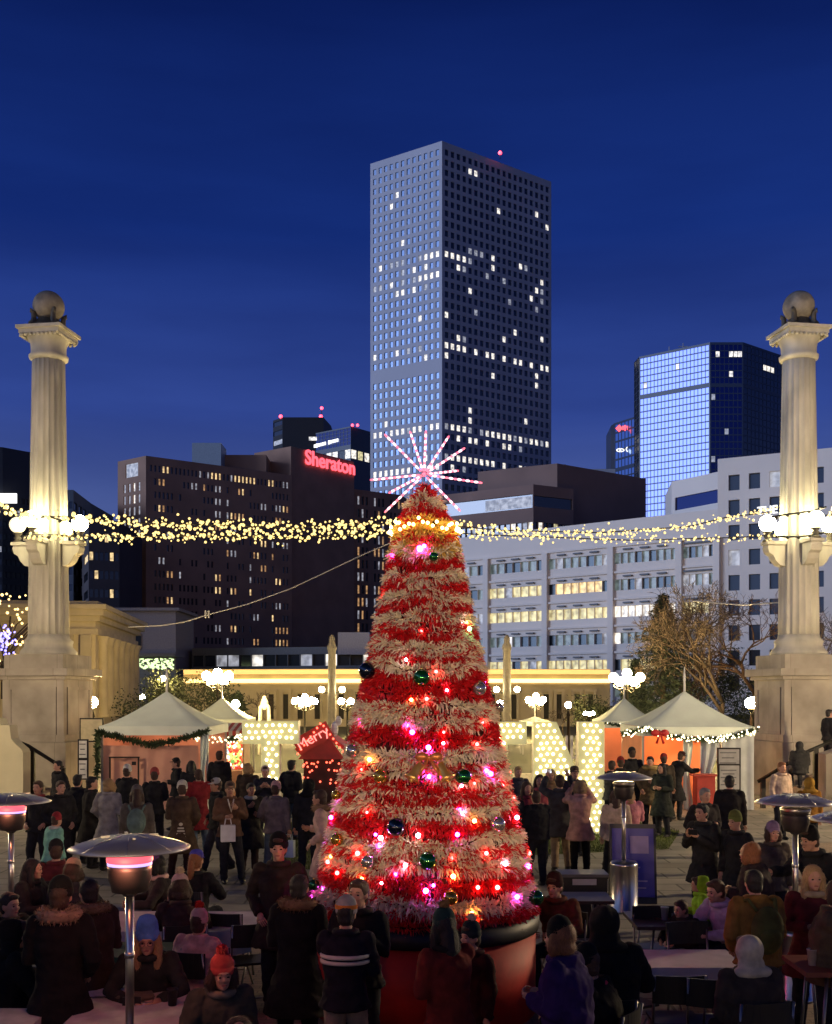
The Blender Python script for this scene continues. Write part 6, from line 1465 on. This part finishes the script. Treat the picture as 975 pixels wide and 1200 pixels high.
# small things on the tables
def on(px,py,h): d=F*(CH-h)/(py-HY); return X(px,d),d,h
x,y,z=on(202,1178,.742); cup(x,y,z,'black paper cup on the bottom left table',(.02,.02,.02),.045,.13)
x,y,z=on(177,1081,.742); 
t=empty('napkin_pile',(x,y,z),'crumpled white napkin on the long lilac table','napkin'); b=MB(); b.ell((0,0,.03),(.11,.08,.05),10,6); t0=b.build('paper',mat('napkin_paper',(.55,.52,.62),.9,bump=.9,scale=9),t)
x,y,z=on(134,1107,.742); cup(x,y,z,'brown paper cup on the green table',(.22,.15,.06))
x,y,z=on(952,1131,1.002); cup(x,y,z,'white paper cup on the reddish table at the right edge',(.72,.60,.50),.045,.13)
x,y,z=on(779,1078,.742); cup(x,y,z,'clear plastic cup on the dark bare table',(.35,.42,.5),.045,.14)
x,y,z=on(158,1172,.742); t=empty('paper_bag',(x,y,z),'crumpled brown paper bag on the bottom left table','paper bag'); b=MB(); b.ell((0,0,.03),(.17,.10,.035),12,6); b.box(.05,0,.03,.2,.12,.05,rz=.4); b.build('paper',mat('kraft_paper',(.16,.12,.07),.9,bump=.8,scale=9),t)
x,y,z=on(122,1165,.742); t=empty('napkin_sheet',(x,y,z),'rumpled white paper sheet on the bottom left table','napkin'); b=MB(); n=9; vs=[(-.2+.4*i/n,-.13+.26*j/n,.01+.025*abs(noise.noise(Vector((i*.7,j*.7,2))))) for i in range(n+1) for j in range(n+1)]; b.add(vs,[(i*(n+1)+j,(i+1)*(n+1)+j,(i+1)*(n+1)+j+1,i*(n+1)+j+1) for i in range(n) for j in range(n)],True); b.build('paper',mat('napkin_paper'),t)
# ================================================================ SIGNS
# A-frame sign
d=17.6; t=empty('sandwich_board',(X(741,d),d,0),'blue a frame sandwich board behind the silver heater','sign',rz=R(-6))
w_=(X(769,d)-X(716,d)); h_=CH-(965-HY)*d/F+.0
def panel(s,nm):
    b=MB(); M=Matrix.Rotation(s*R(12),3,'X'); 
    b.box(0,s*.13,h_/2,w_,.03,h_,M=M); return b.build(nm,mat('sign_frame_black',(.02,.02,.025),.4,var=0),t)
pa=panel(-1,'front_board'); panel(1,'rear_board')
M=Matrix.Rotation(R(-12),3,'X'); c0=Vector((0,-.13,h_/2))
def onb(bb,x,z,w2,h2,o,th): c=c0+M@Vector((x,-o,z)); bb.box(c.x,c.y,c.z,w2,th,h2,M=M)
b=MB(); onb(b,0,.02,w_*.9,h_*.86,.018,.012); b.build('blue_poster',mat('poster_blue',(.06,.05,.36),.4,var=.1),pa)
b=MB(); onb(b,w_*.14,h_*.24,w_*.40,h_*.22,.027,.004)
for k,(xx,ww) in enumerate(((-.26,.26),(-.1,.5),(-.12,.45),(.0,.6),(.02,.5))): onb(b,w_*xx,h_*(.04-.085*k),w_*ww,.022,.027,.004)
b.build('poster_print',mat('poster_lilac',(.36,.28,.5),.5),pa)
# boards leaning by right tent
def board(px0,px1,y0,y1,d,label,c,lines=3):
    t=empty('sign_board',(X((px0+px1)/2,d),d,0),label,'sign'); w_=X(px1,d)-X(px0,d); z0,z1=max(.02,Zp(y1,d)),Zp(y0,d); b=MB(); b.box(0,0,(z0+z1)/2,w_+.08,.04,z1-z0+.08); 
    for s in(-1,1): b.box(s*w_/2,.03,z1/2,.05,.05,z1)
    b.build('frame',iron,t); b=MB(); b.box(0,-.024,(z0+z1)/2,w_,.01,z1-z0); q=b.build('panel',c,t); b=MB()
    for k in range(lines): b.box(-w_*.05,-.032,z1-(z1-z0)*(.2+.6*k/max(1,lines-1)),w_*(.6 if k%2 else .8),.004,.03)
    b.build('print',mat('print_grey',(.12,.12,.13)),t)
pg_=mat('panel_grey',(.30,.30,.30),.6)
board(842,866,878,898,28.5,'upper grey notice board beside the right tent',pg_); board(843,866,897,925,28.4,'lower grey notice board beside the right tent',pg_,5)
board(93,102,868,888,30,'narrow white banner sign, upper, beside the left pedestal',mat('panel_white',(.6,.6,.56),.6)); board(93,102,891,912,30,'narrow white banner sign, lower, beside the left pedestal',mat('panel_white'))
board(95,120,843,868,33.5,'small pale notice box under the single globe lamp on the left',mat('panel_cream',(.5,.45,.28),.6),0)
# bin behind tree on the right
x,y,z=on(682,1020,.9); t=empty('dark_cooler',(x,y,0),'dark cooler box with white lid label behind the brown jacket person','cooler'); b=MB(); b.box(0,0,.42,.62,.4,.84); b.build('box',plast,t); b=MB(); b.box(0,0,.86,.66,.44,.04); b.build('lid',mat('lid_grey',(.12,.12,.13),.4),t); b=MB(); b.box(.0,-.225,.78,.32,.01,.08); b.build('sticker',mat('panel_white'),t)

TRASH.append(RO['o']); bpy.data.batch_remove(TRASH); bpy.data.scenes.remove(TS)
